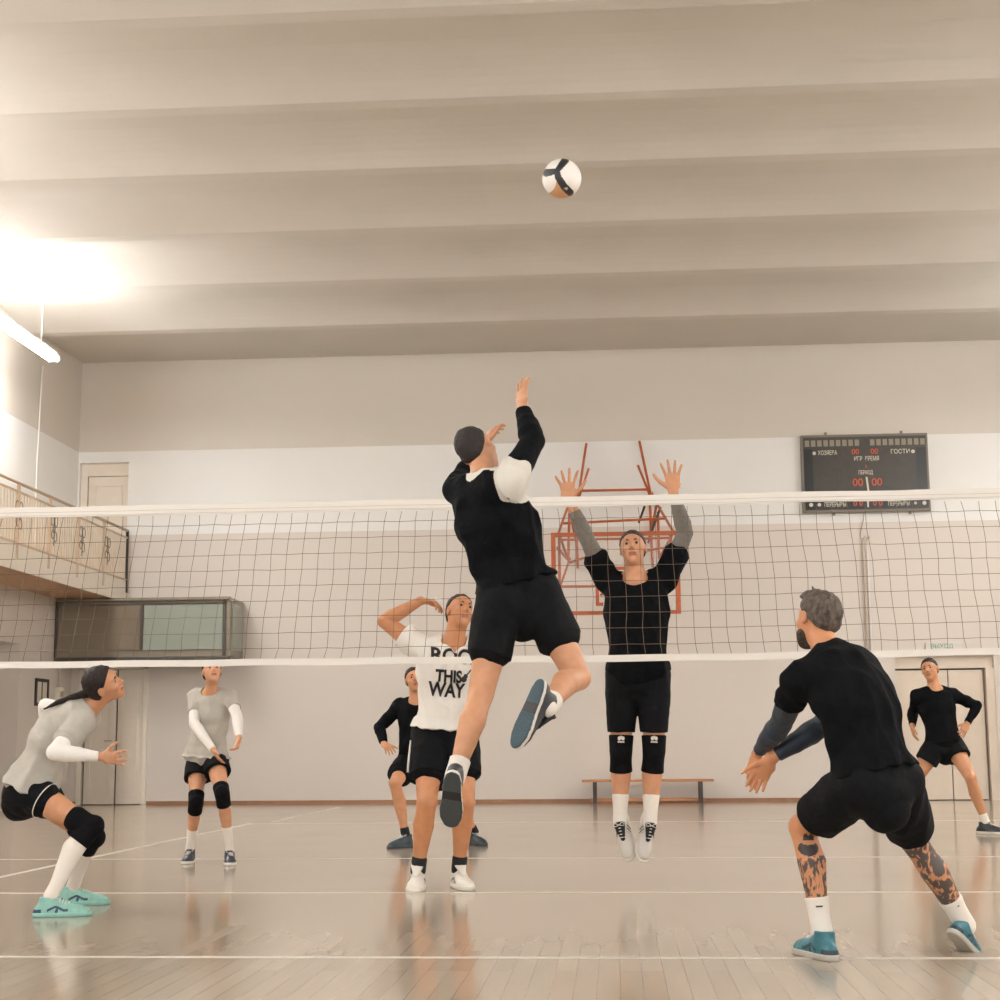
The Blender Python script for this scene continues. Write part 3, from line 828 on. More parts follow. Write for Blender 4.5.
POSES = {
 'woman': dict(S=0.97, J=dict(
   head=(-3.021,-1.147,1.238), neck=(-3.139,-1.071,1.105), shR=(-3.114,-1.213,1.025), shL=(-3.186,-0.917,1.068),
   elR=(-3.189,-1.434,0.868), wrR=(-2.955,-1.351,0.842), elL=(-3.454,-0.858,1.132), wrL=(-3.472,-0.721,0.927),
   hpR=(-3.412,-1.219,0.664), hpL=(-3.450,-1.039,0.668), knR=(-3.043,-1.271,0.465), knL=(-3.136,-0.949,0.395),
   anR=(-3.199,-1.376,0.118), anL=(-3.298,-0.753,0.095), toR=(-3.057,-1.336,0.022), toL=(-3.145,-0.710,0.027),
   )),
 'girl': dict(S=0.94, J=dict(
   head=(-3.346,2.514,1.481), neck=(-3.376,2.600,1.316), shR=(-3.514,2.670,1.294), shL=(-3.223,2.605,1.289),
   elR=(-3.470,2.470,1.081), wrR=(-3.258,2.280,0.863), elL=(-3.114,2.412,1.131), wrL=(-3.058,2.253,0.960),
   hpR=(-3.484,2.665,0.803), hpL=(-3.327,2.583,0.800), knR=(-3.431,2.434,0.470), knL=(-3.192,2.301,0.537),
   anR=(-3.514,2.594,0.135), anL=(-3.158,2.435,0.181), toR=(-3.475,2.486,0.030), toL=(-3.113,2.452,0.032),
   )),
 'manback': dict(S=1.0, J=dict(
   head=(-2.008,4.678,1.491), neck=(-1.983,4.695,1.292), shR=(-2.150,4.780,1.263), shL=(-1.804,4.744,1.271),
   elR=(-2.333,4.688,1.058), wrR=(-2.259,4.493,0.911), elL=(-1.618,4.635,1.077), wrL=(-1.635,4.432,0.924),
   hpR=(-2.079,4.750,0.744), hpL=(-1.891,4.734,0.744), knR=(-2.137,4.359,0.563), knL=(-1.615,4.540,0.472),
   anR=(-2.047,4.383,0.167), anL=(-1.462,4.716,0.140), toR=(-2.166,4.376,0.045), toL=(-1.328,4.752,0.048),
   )),
 'tee': dict(S=1.06, J=dict(
   head=(-1.163,0.341,1.741), neck=(-1.212,0.348,1.533), shR=(-1.419,0.354,1.512), shL=(-1.056,0.465,1.514),
   elR=(-1.663,0.385,1.696), wrR=(-1.421,0.395,1.828), elL=(-1.052,0.626,1.252), wrL=(-1.206,0.705,1.044),
   hpR=(-1.360,0.370,0.948), hpL=(-1.174,0.444,0.943), knR=(-1.357,0.154,0.542), knL=(-1.123,0.223,0.543),
   anR=(-1.426,0.267,0.132), anL=(-1.175,0.349,0.135), toR=(-1.428,0.126,0.030), toL=(-1.125,0.224,0.023),
   )),
 'spiker': dict(S=1.07, J=dict(
   head=(-0.828,-2.204,2.331), neck=(-0.778,-2.313,2.153), shL=(-0.915,-2.183,2.129), shR=(-0.654,-2.457,2.115),
   elR=(-0.546,-2.290,2.353), wrR=(-0.607,-2.118,2.556), elL=(-0.932,-1.895,2.245), wrL=(-0.832,-1.724,2.432),
   hpL=(-0.712,-2.284,1.575), hpR=(-0.539,-2.194,1.613), knL=(-0.801,-2.373,1.126), anL=(-0.906,-2.555,0.747),
   toL=(-0.939,-2.571,0.549), knR=(-0.347,-2.311,1.207), anR=(-0.478,-2.695,1.056), toR=(-0.575,-2.689,0.903),
   )),
 'blocker': dict(S=1.09, J=dict(
   head=(-0.034,0.359,2.139), neck=(-0.021,0.323,1.924), shR=(-0.206,0.411,1.941), shL=(0.176,0.372,1.950),
   elR=(-0.327,0.270,2.195), wrR=(-0.440,0.265,2.451), elL=(0.306,0.349,2.240), wrL=(0.234,0.336,2.509),
   hpR=(-0.122,0.415,1.333), hpL=(0.085,0.392,1.330), knR=(-0.136,0.431,0.850), knL=(0.073,0.410,0.847),
   anR=(-0.151,0.439,0.402), anL=(0.039,0.404,0.398), toR=(-0.160,0.436,0.209), toL=(0.024,0.414,0.201),
   )),
 'defender': dict(S=1.0, J=dict(
   head=(0.702,-3.033,1.404), neck=(0.731,-3.144,1.240), shL=(0.581,-3.217,1.138), shR=(0.873,-3.035,1.148),
   elL=(0.535,-2.988,0.966), wrL=(0.447,-2.785,0.839), elR=(0.719,-2.879,0.958), wrR=(0.498,-2.860,0.817),
   hpL=(0.799,-3.320,0.715), hpR=(0.961,-3.224,0.729), knL=(0.615,-2.971,0.534), anL=(0.670,-3.022,0.127),
   toL=(0.600,-2.921,0.017), knR=(1.090,-2.902,0.466), anR=(1.302,-2.804,0.134), toR=(1.363,-2.692,0.029),
   )),
 'manright': dict(S=1.0, J=dict(
   head=(2.995,6.360,1.608), neck=(3.037,6.365,1.411), shR=(2.862,6.348,1.348), shL=(3.203,6.439,1.363),
   elR=(2.851,6.594,1.194), wrR=(2.797,6.389,1.052), elL=(3.466,6.474,1.246), wrL=(3.331,6.352,1.067),
   hpR=(3.006,6.317,0.862), hpL=(3.184,6.384,0.873), knL=(3.285,6.119,0.544), anL=(3.422,6.182,0.167),
   toL=(3.511,6.165,0.028), knR=(2.777,6.313,0.493), anR=(2.808,6.427,0.105), toR=(2.701,6.339,0.016),
   )),
}
# ================================================================== THE PLAYERS
def skin_mat(name, rgb, hair=0.0):
    return mat(name, rgb, 0.5, noise=0.07, nscale=22, bump=0.05, bscale=150, sss=0.08, spec=0.35)
def tattoo_mat(name, skin, seed=0.0, lo=0.50):
    m = bpy.data.materials.new(name); m.use_nodes = True
    nt = m.node_tree; b = nt.nodes['Principled BSDF']
    tc = nt.nodes.new('ShaderNodeTexCoord')
    mp = nt.nodes.new('ShaderNodeMapping'); mp.inputs['Location'].default_value = (seed, seed * 2, 0); mp.inputs['Scale'].default_value = (1, 1, 0.55)
    nt.links.new(tc.outputs['Object'], mp.inputs[0])
    n = nt.nodes.new('ShaderNodeTexNoise'); n.inputs['Scale'].default_value = 24; n.inputs['Detail'].default_value = 3; n.inputs['Distortion'].default_value = 1.6
    nt.links.new(mp.outputs[0], n.inputs['Vector'])
    v = nt.nodes.new('ShaderNodeTexVoronoi'); v.inputs['Scale'].default_value = 55
    nt.links.new(mp.outputs[0], v.inputs['Vector'])
    ad = nt.nodes.new('ShaderNodeMath'); ad.operation = 'MULTIPLY_ADD'; ad.inputs[1].default_value = 0.22
    nt.links.new(v.outputs['Distance'], ad.inputs[0]); nt.links.new(n.outputs['Fac'], ad.inputs[2])
    r = nt.nodes.new('ShaderNodeValToRGB'); r.color_ramp.elements[0].position = lo + 0.08; r.color_ramp.elements[1].position = lo + 0.14
    r.color_ramp.elements[0].color = (*lin(skin), 1); r.color_ramp.elements[1].color = (*lin((78, 68, 62)), 1)
    nt.links.new(ad.outputs[0], r.inputs[0]); nt.links.new(r.outputs[0], b.inputs['Base Color'])
    b.inputs['Roughness'].default_value = 0.5
    return m
eyewhite = mat('eye_white', (176, 158, 142), 0.3)
eyedark = mat('eye_iris', (48, 38, 32), 0.15)
MAT_BLACK = mat('black_jersey', (13, 14, 17), 0.9, noise=0.25, nscale=9, bump=0.4, bscale=26, spec=0.1)
MAT_SHORTS = mat('black_shorts_cloth', (12, 13, 16), 0.8, noise=0.25, nscale=8, bump=0.4, bscale=22, spec=0.15)
MAT_GREY = mat('grey_jersey', (176, 170, 160), 0.85, noise=0.06, nscale=9, bump=0.3, bscale=22, spec=0.2)
MAT_WHITE = mat('white_cotton', (226, 220, 212), 0.85, noise=0.03, nscale=9, bump=0.25, bscale=22, spec=0.2)
MAT_PAD = mat('knee_pad_black', (13, 13, 15), 0.85, bump=0.3, bscale=120, spec=0.12)
MAT_SOCK = mat('white_sock', (228, 220, 210), 0.9, bump=0.3, bscale=220)
MAT_BSOCK = mat('black_sock', (26, 26, 28), 0.9)
MAT_SLEEVE_W = mat('white_arm_sleeve', (230, 224, 218), 0.7, bump=0.15, bscale=60)
MAT_SLEEVE_G = mat('grey_arm_sleeve', (112, 106, 98), 0.8, noise=0.15, nscale=90)
MAT_SLEEVE_N = mat('navy_arm_sleeve', (30, 42, 56), 0.55, noise=0.25, nscale=14, bump=0.2, bscale=50)
MAT_LACE = mat('lace_white', (222, 216, 206), 0.8)

def interp(st, a, b, grow=0.0, flare=0.0):
    # piece of a station list (param, pos, ru, rv, side) between a and b
    ps = [s[0] for s in st]
    cut = [a] + [p for p in ps if a < p < b] + [b]
    out = []
    for c in cut:
        i = max(0, min(len(ps) - 2, int(np.searchsorted(ps, c, 'right')) - 1))
        t = (c - ps[i]) / (ps[i + 1] - ps[i])
        A, B = st[i], st[i + 1]
        g = grow + flare * (c - a) / (b - a)
        out.append((np.asarray(A[1]) * (1 - t) + np.asarray(B[1]) * t, A[2] + (B[2] - A[2]) * t + g, A[3] + (B[3] - A[3]) * t + g, A[4]))
    return out

class Rig:
    def __init__(s, name, female=False, build=1.0, bow=0.0, heel_lift=()):
        P = POSES[name]
        s.S = P['S']; s.J = {k: V(*v) for k, v in P['J'].items()}
        s.female = female; s.b = build * (0.86 if female else 1.0)
        J, S = s.J, s.S
        for q in 'LR':
            if J['to' + q][2] < .10 and J['an' + q][2] < .24: J['an' + q][2] = min(J['an' + q][2], .114)
        s.mid = (J['hpL'] + J['hpR']) / 2
        s.neck = J['neck']
        s.up = nrm(s.neck - s.mid)
        sp = perp(J['hpR'] - J['hpL'], s.up); sc = perp(J['shR'] - J['shL'], s.up)
        s.side_p, s.side_c = sp, sc
        s.fr_p, s.fr_c = np.cross(s.up, sp), np.cross(s.up, sc)
        w = s.b * S
        if female:
            tab = [(-.17, .085, .085), (-.07, .158, .112), (.07, .165, .115), (.22, .135, .10), (.36, .118, .085), (.52, .132, .095), (.70, .150, .112), (.84, .150, .098), (.94, .115, .070), (1.0, .062, .056)]
        else:
            tab = [(-.18, .09, .09), (-.07, .150, .110), (.07, .155, .115), (.22, .142, .106), (.36, .138, .098), (.52, .150, .106), (.70, .172, .120), (.84, .168, .106), (.94, .120, .072), (1.0, .066, .060)]
        wb = S * (build if female else s.b)
        s.torso = []
        L = np.linalg.norm(s.neck - s.mid)
        for t, ru, rv in tab:
            q = min(max(t, 0), 1)
            sd = nrm(sp * (1 - q) + sc * q); fr = np.cross(s.up, sd)
            c = s.mid + (s.neck - s.mid) * (t if t >= 0 else t * 0.56 * S / L)
            c = c - fr * bow * math.sin(math.pi * q) - fr * 0.02 * (1 if t > .5 else 0) * (1 if t < .99 else 0)
            s.torso.append((t, c, ru * wb, rv * wb, sd))
        s.arm, s.leg, s.legf = {}, {}, {}
        for sd in 'LR':
            sh, el, wr = J['sh' + sd], J['el' + sd], J['wr' + sd]
            r = w
            s.arm[sd] = [(p, sh + (el - sh) * p if p <= 1 else el + (wr - el) * (p - 1), ru * r, ru * r * (0.86 if p > 1.6 else 1), s.side_c) for p, ru in
                         [(0, .060), (.25, .055), (.5, .051), (.8, .044), (1.0, .041), (1.22, .045), (1.5, .038), (1.8, .029), (2.0, .026)]]
            hp, kn, an = J['hp' + sd], J['kn' + sd], J['an' + sd]
            fk = kn - (hp + an) / 2
            ff = nrm(0.05 * s.fr_p + fk)
            s.legf[sd] = ff
            up_s = nrm(kn - an); ff_s = perp(ff, up_s)
            legs = []
            for p, ru, back in [(0, .094, .01), (.25, .088, 0), (.5, .079, 0), (.8, .062, 0), (1.0, .056, -.006), (1.15, .052, 0), (1.35, .058, .016), (1.6, .046, .008), (1.85, .035, 0), (2.0, .036, 0)]:
                c = hp + (kn - hp) * p if p <= 1 else kn + (an - kn) * (p - 1)
                thick = ru * (wb * (.90 if female else 1.0) if p < .6 else w * 1.02)
                legs.append((p, c - ff_s * back * S, thick, thick, s.side_p))
            s.leg[sd] = legs
    def torso_prims(s, grow=0.0, a=-.18, b=1.0, flat=False, flare=0.0):
        return tube_prim(interp(s.torso, a, b, grow, flare), flat, False)
    def shoulder_prims(s, grow=0.0):
        out = []
        S = s.b * s.S
        chest = s.torso[7][1]; nk = s.torso[8][1]
        for sd in 'LR':
            sh = s.J['sh' + sd]
            out.append(seg_prim(chest + (sh - chest) * 0.3, sh, (.072 * S + grow, .078 * S + grow), (.058 * S + grow, .060 * S + grow), s.up))
            out.append(seg_prim(s.neck - s.fr_c * 0.015, sh + (s.neck - sh) * 0.15, (.045 * S + grow,) * 2, (.050 * S + grow,) * 2, s.fr_c))
        return out

def head_frame(R, face, upv=None):
    J = R.J
    u0 = nrm(J['head'] - J['neck']) if upv is None else nrm(upv)
    f = nrm(face); u = perp(u0, f); r = np.cross(f, u)
    return np.array([r, f, u])

def hand_prims(R, sd, d, n, curl=0.3, spread=0.2, thumb=0.5, scale=1.0):
    wr = R.J['wr' + sd]; S = R.S * (0.92 if R.female else 1.0) * scale
    d = nrm(d); n = perp(n, d)
    th = np.cross(d, n) * (1 if sd == 'R' else -1)
    P = []
    P.append(seg_prim(wr - d * 0.01, wr + d * .035 * S, (.026 * S, .018 * S), (.036 * S, .017 * S), th))
    P.append(seg_prim(wr + d * .03 * S, wr + d * .085 * S, (.036 * S, .016 * S), (.041 * S, .0135 * S), th))
    fingers = []
    for i, (off, L) in enumerate(((.031, .074), (.011, .083), (-.010, .077), (-.029, .060))):
        b = wr + d * (.086 - abs(off) * .12) * S + th * off * S
        ang = spread * (1.1, .32, -.32, -1.1)[i]
        dd = nrm(d * math.cos(ang) + th * math.sin(ang))
        c = curl * (1 + 0.15 * (i - 1))
        p = b; r0 = .0092 * S
        for kk, fr in enumerate((.44, .31, .25)):
            dd2 = nrm(dd * math.cos(c * (0.5 + 0.5 * kk + .3)) + n * math.sin(c * (0.5 + 0.5 * kk + .3)))
            q = p + dd2 * L * S * fr
            r1 = (.0084, .0076, .0066)[kk] * S
            fingers.append(seg_prim(p, q, (r0, r0), (r1, r1), th)); p = q; r0 = r1
    b = wr + d * .028 * S + th * .026 * S
    t1 = nrm(th * (0.5 + 0.5 * thumb) + d * (1.0 - 0.35 * thumb) + n * 0.25)
    q = b + t1 * .045 * S
    t2 = nrm(t1 + d * 0.35); q2 = q + t2 * .032 * S; q3 = q2 + nrm(t2 + d * 0.25) * .024 * S
    fingers += [seg_prim(b, q, (.0155 * S, .0145 * S), (.0108 * S,) * 2, th), seg_prim(q, q2, (.0108 * S,) * 2, (.0092 * S,) * 2, th), seg_prim(q2, q3, (.0092 * S,) * 2, (.0072 * S,) * 2, th)]
    return P, fingers

HS = {}
def head_prims(H, fr, S, female):
    r, f, u = fr
    def at(x, y, z): return H + (r * x + f * y + u * z) * S
    e = lambda c, rad: ell_prim(at(*c), [q * S for q in rad], fr)
    j = 0.93 if female else 1.0
    add = [(e((0, -.014, .030), (.077, .097, .090)), .0), (e((0, .030, .010), (.064, .066, .080)), .02), (e((0, .026, -.048), (.058 * j, .066, .064)), .025),
           (e((0, .060, -.094), (.026 * j, .026, .022)), .022),
           (e((0, .080, .030), (.048, .016, .012)), .014),
           (e((.040, .062, -.022), (.020, .022, .018)), .016), (e((-.040, .062, -.022), (.020, .022, .018)), .016)]
    nose = [(seg_prim(at(0, .088, .016), at(0, .112, -.022), (.0085 * S,) * 2, (.0115 * S,) * 2, r), .012), (e((.011, .098, -.029), (.009, .010, .008)), .006), (e((-.011, .098, -.029), (.009, .010, .008)), .006)]
    mouth = [(e((0, .087, -.053), (.024, .013, .006)), .006), (e((0, .086, -.067), (.021, .013, .0065)), .006)]
    sub = [(e((.031, .096, .010), (.017, .014, .010)), .012), (e((-.031, .096, .010), (.017, .014, .010)), .012), (e((0, .103, -.0600), (.022, .010, .0022)), .003)]
    ears = []
    for sg in (1, -1):
        ears.append((ell_prim(at(.078 * sg, -.006, -.004), [.009 * S, .019 * S, .031 * S], fr), .006))
    esub = [(ell_prim(at(.087 * sg, -.001, -.002), [.006 * S, .010 * S, .017 * S], fr), .004) for sg in (1, -1)]
    return add, nose + mouth + ears, sub + esub, at

def person(key, label, cat, skin, face, hands, female=False, build=1.0, bow=0.0, upv=None, group=None, foots=None, shoes=None, lips=(150, 92, 74), tattoo=None, head_scale=1.0):
    R = Rig(key, female, build, bow)
    J, S = R.J, R.S
    R.hS = (S ** 0.6) * (0.95 if female else 1.0) * head_scale
    base = (float(R.mid[0]), float(R.mid[1]), float(min(J['toL'][2], J['toR'][2]) - 0.03))
    R.root = root('person', base, label, cat, group)
    fr = head_frame(R, face, upv); R.fr = fr; H = J['head']; R.H = H
    add, feat, sub, at = head_prims(H, fr, R.hS, female)
    R.at = at
    prims = [(R.torso_prims(), .0)] + [(p, .035) for p in R.shoulder_prims()]
    for sd in 'LR':
        prims.append((tube_prim(interp(R.arm[sd], 0, 2)), .022))
        prims.append((tube_prim(interp(R.leg[sd], 0, 2)), .035))
        g = J['hp' + sd] - R.fr_p * .035 * S
        prims.append((ell_prim(g, [.074 * S] * 3), .04))
        # inner shape of the foot, inside the shoe
        a = J['an' + sd]; t = J['to' + sd]
        kn = J['kn' + sd]; prims.append((ell_prim(kn + R.legf[sd] * .022 * S, [.038 * S] * 3), .025))
    nk0 = R.neck - R.up * 0.03; nk1 = at(0, -.022, -.055)
    prims.append((seg_prim(nk0, nk1, (.064 * S * R.b,) * 2, (.056 * S * R.b,) * 2), .03))
    prims += [(add[0][0], .03)] + add[1:] + feat
    hp_all = []
    for sd, hd in hands.items():
        P, F = hand_prims(R, sd, **hd)
        prims += [(p, .012) for p in P] ; hp_all += [(p, .0035) for p in F]
    prims += hp_all
    lo, hi = extent([p[0] for p in prims])
    g = Grid(lo, hi, 0.0055)
    for p, k in prims: g.add(p, k)
    for p, k in sub: g.sub(p, k)
    sk = skin_mat('skin_' + key, skin)
    mats = [sk, mat('lips_' + key, lips, 0.45)]
    if tattoo: mats += tattoo['mats']
    def region(c):
        q = (c - H) @ fr.T / R.hS
        out = np.zeros(len(c), int)
        out[(np.abs(q[:, 0]) < .023) & (np.abs(q[:, 2] + .060) < .0095) & (q[:, 1] > .075) & (q[:, 1] < .13)] = 1
        if tattoo: tattoo['fn'](R, c, out)
        return out
    R.body = sculpt(g, 'body', mats, R.root, region)
    # eyes and brows
    for sg in (1, -1):
        c = at(.031 * sg, .080, .009); rad = .0118 * R.hS
        mb = MB(); n, m = 10, 8; vs = []; fs = []; mi = []
        for a in range(m + 1):
            for b_ in range(n):
                th, ph = math.pi * a / m, 2 * math.pi * b_ / n
                loc = fr[1] * math.cos(th) + fr[0] * math.sin(th) * math.cos(ph) + fr[2] * math.sin(th) * math.sin(ph)
                vs.append(c + loc * rad)
        for a in range(m):
            for b_ in range(n):
                mb_i = (a * n + b_, a * n + (b_ + 1) % n, (a + 1) * n + (b_ + 1) % n, (a + 1) * n + b_)
                fs.append(mb_i); mi.append(1 if a < 2 else 0)
        mb.add(vs, fs); mb.m = mi
        mb.build('eye', [eyewhite, eyedark], R.root, smooth=True)
        MB().tube([at((.016 + .009 * t) * sg, .0975 - .0030 * t - .0012 * t * t, .028 + .004 * math.sin(t * 1.0)) for t in range(4)], [.004 * R.hS, .005 * R.hS, .0045 * R.hS, .003 * R.hS], 6).build('eyebrow', mat('brow_' + key, R_HAIR[key], 0.8), R.root, smooth=True)
    return R

# ---- clothing
def sleeve_part(R, sd, a, b, grow, m, name='arm_sleeve', flare=0.0, fold=None, label=None):
    o = make(name, [tube_prim(interp(R.arm[sd], a, b, grow, flare), True, True)], m, R.root, k=0, fold=fold)
    if label: o['label'] = label
    return o
def shirt(R, m, hem=0.08, sleeve=0.55, slgrow=0.02, loose=0.018, amp=0.003, seed=1, neck=0.066, vneck=0.0, region=None, flare=0.02, long=False, name='shirt', white_sleeve=None):
    prims = [('+', R.torso_prims(loose, hem, 1.0, True), 0.0)]
    # slack cloth over the belly and at the hem
    st = interp(R.torso, hem, .62, loose + 0.012)
    st[0] = (st[0][0], st[0][1] + flare, st[0][2] + flare * 0.7, st[0][3])
    prims.append(('+', tube_prim(st, True, False), 0.02))
    for p in R.shoulder_prims(loose * 0.8): prims.append(('+', p, 0.03))
    for sd in 'LR':
        e = sleeve[sd] if isinstance(sleeve, dict) else sleeve
        prims.append(('+', tube_prim(interp(R.arm[sd], 0.02, e, slgrow * 0.8, 0.0 if long else slgrow * 0.7), False, True), 0.025))
    S = R.S
    n0 = R.neck - R.up * 0.005 * S + R.fr_c * 0.012
    hd = R.J['head']
    fu = perp(R.up, R.side_c); fz = np.array([R.side_c, np.cross(fu, R.side_c), fu])
    R.collar = (n0 + R.up * .022 * S + R.fr_c * .012, np.array([neck * 1.22 * S, neck * 1.18 * S, .052 * S]), fz)
    prims.append(('-', ell_prim(n0 + R.up * .022 * S + R.fr_c * .012, [neck * 1.22 * S, neck * 1.18 * S, .052 * S], fz), 0.006))
    prims.append(('-', seg_prim(n0 + R.up * .03, n0 + nrm(hd - R.neck) * 0.2, (neck * S * 1.1,) * 2, (neck * 1.9 * S, neck * 1.9 * S), R.side_c), 0.006))
    if vneck:
        a = n0 + R.fr_c * (0.065 * S)
        prims.append(('-', seg_prim(a - R.up * vneck, a + R.up * 0.03, (.008, .06), (.055, .06), R.side_c), 0.008))
    return make(name, prims, m, R.root, k=0.02, fold=(amp * 1.6, seed, 1.0), region=region, pad=0.02)
def shorts(R, m, waist=0.30, legt=0.6, grow=0.016, flare=0.03, amp=0.003, seed=3, region=None, glute=1.0):
    prims = [R.torso_prims(max(grow, .013), -.18, waist)]; cav = []
    for sd in 'LR':
        t = legt[sd] if isinstance(legt, dict) else legt
        prims.append(tube_prim(interp(R.leg[sd], 0.0, t, grow, flare), False, True))
        cav.append(('-', tube_prim(interp(R.leg[sd], t - .10, t + .04, grow + flare * .85 - .025, 0.0), True, True), .003))
    for sd in 'LR':
        prims.append(ell_prim(R.J['hp' + sd] - R.fr_p * .035 * R.S * glute, [.074 * R.S * glute + grow] * 3))
    prims = [('+', p, k_) for p, k_ in zip(prims, (0, .02, .012, .035, .035))] + cav
    return make('shorts', prims, m, R.root, fold=(amp, seed, 1.0), region=region, pad=0.02)
def hem_piping(R, sd, t, grow, m, r=0.004):
    st = interp(R.leg[sd], t - 0.02, t, grow, 0.0)
    a, b_ = st[0], st[-1]
    d = nrm(b_[0] - a[0]); u = perp(R.side_p, d); v = np.cross(d, u)
    MB().tube([b_[0] + (u * math.cos(q) + v * math.sin(q)) * b_[1] for q in np.linspace(0, 2 * math.pi, 28, endpoint=False)], r, 6, closed=True).build('hem_piping', m, R.root, smooth=True)
def side_stripe(R, sd, a, b, grow, m, w=0.012, sgn=1, name='side_stripe', flare=0.0):
    # a band following the outside of the leg
    st = interp(R.leg[sd], a, b, grow, flare)
    out = perp(R.side_p * (1 if sd == 'R' else -1), nrm(st[-1][0] - st[0][0]))
    MB().tube([p[0] + out * (p[1] + 0.001) for p in st], w, 8, flat=1.0).build(name, m, R.root, smooth=True)
def knee_pad(R, sd, a=.80, b=1.24, grow=.012, pad=.02, logo=None):
    kn = R.J['kn' + sd]; f = R.legf[sd]
    dn = nrm(R.J['an' + sd] - R.J['hp' + sd])
    pr = [tube_prim(interp(R.leg[sd], a, b, grow), True, True), ell_prim(kn + f * (.032 * R.S + pad * .4), [.050 * R.S, .050 * R.S, .058 * R.S])]
    o = make('knee_pad', pr, MAT_PAD, R.root, k=.02)
    if logo:
        mb = MB(); fx = perp(logo, dn); rx = np.cross(fx, dn)
        st = interp(R.leg[sd], .86, .90, grow)
        c = st[0][0] + fx * (st[0][1] + 0.004)
        for dx, dz, rw, rh in ((-.012, .010, .010, .013), (.012, .010, .010, .013), (0, .016, .007, .012)):
            mb.add([c + rx * (dx + rw * math.cos(q)) - dn * (dz + rh * math.sin(q)) + fx * .006 for q in np.linspace(0, 6.283, 12, endpoint=False)] + [c + rx * (dx + rw * math.cos(q)) - dn * (dz + rh * math.sin(q)) - fx * .004 for q in np.linspace(0, 6.283, 12, endpoint=False)], [tuple(range(12)), tuple(range(23, 11, -1))] + [(i, (i + 1) % 12, 12 + (i + 1) % 12, 12 + i) for i in range(12)])
        for dx in (-.017, -.006, .005, .016):
            p = [c + rx * (dx + a_) - dn * (-.012 + b_) + fx * .006 for a_, b_ in ((-.0042, -.005), (.0042, -.005), (.0042, .005), (-.0042, .005))]
            mb.add(p + [q - fx * .01 for q in p], [(0, 1, 2, 3), (7, 6, 5, 4), (0, 4, 5, 1), (1, 5, 6, 2), (2, 6, 7, 3), (3, 7, 4, 0)])
        lg = mb.build('pad_emblem', mat('emblem_white', (214, 208, 198), 0.6), o)
    return o
def sock(R, sd, a, m=None, grow=.005, b=2.0, label=None):
    an, to = R.J['an' + sd], R.J['to' + sd]
    o = make('sock', [tube_prim(interp(R.leg[sd], a, b, grow), True, False), ell_prim(an - nrm(R.J['kn' + sd] - an) * .012, [.036 * R.S] * 3)], m or MAT_SOCK, R.root, k=.01)
    if label: o['label'] = label
    return o

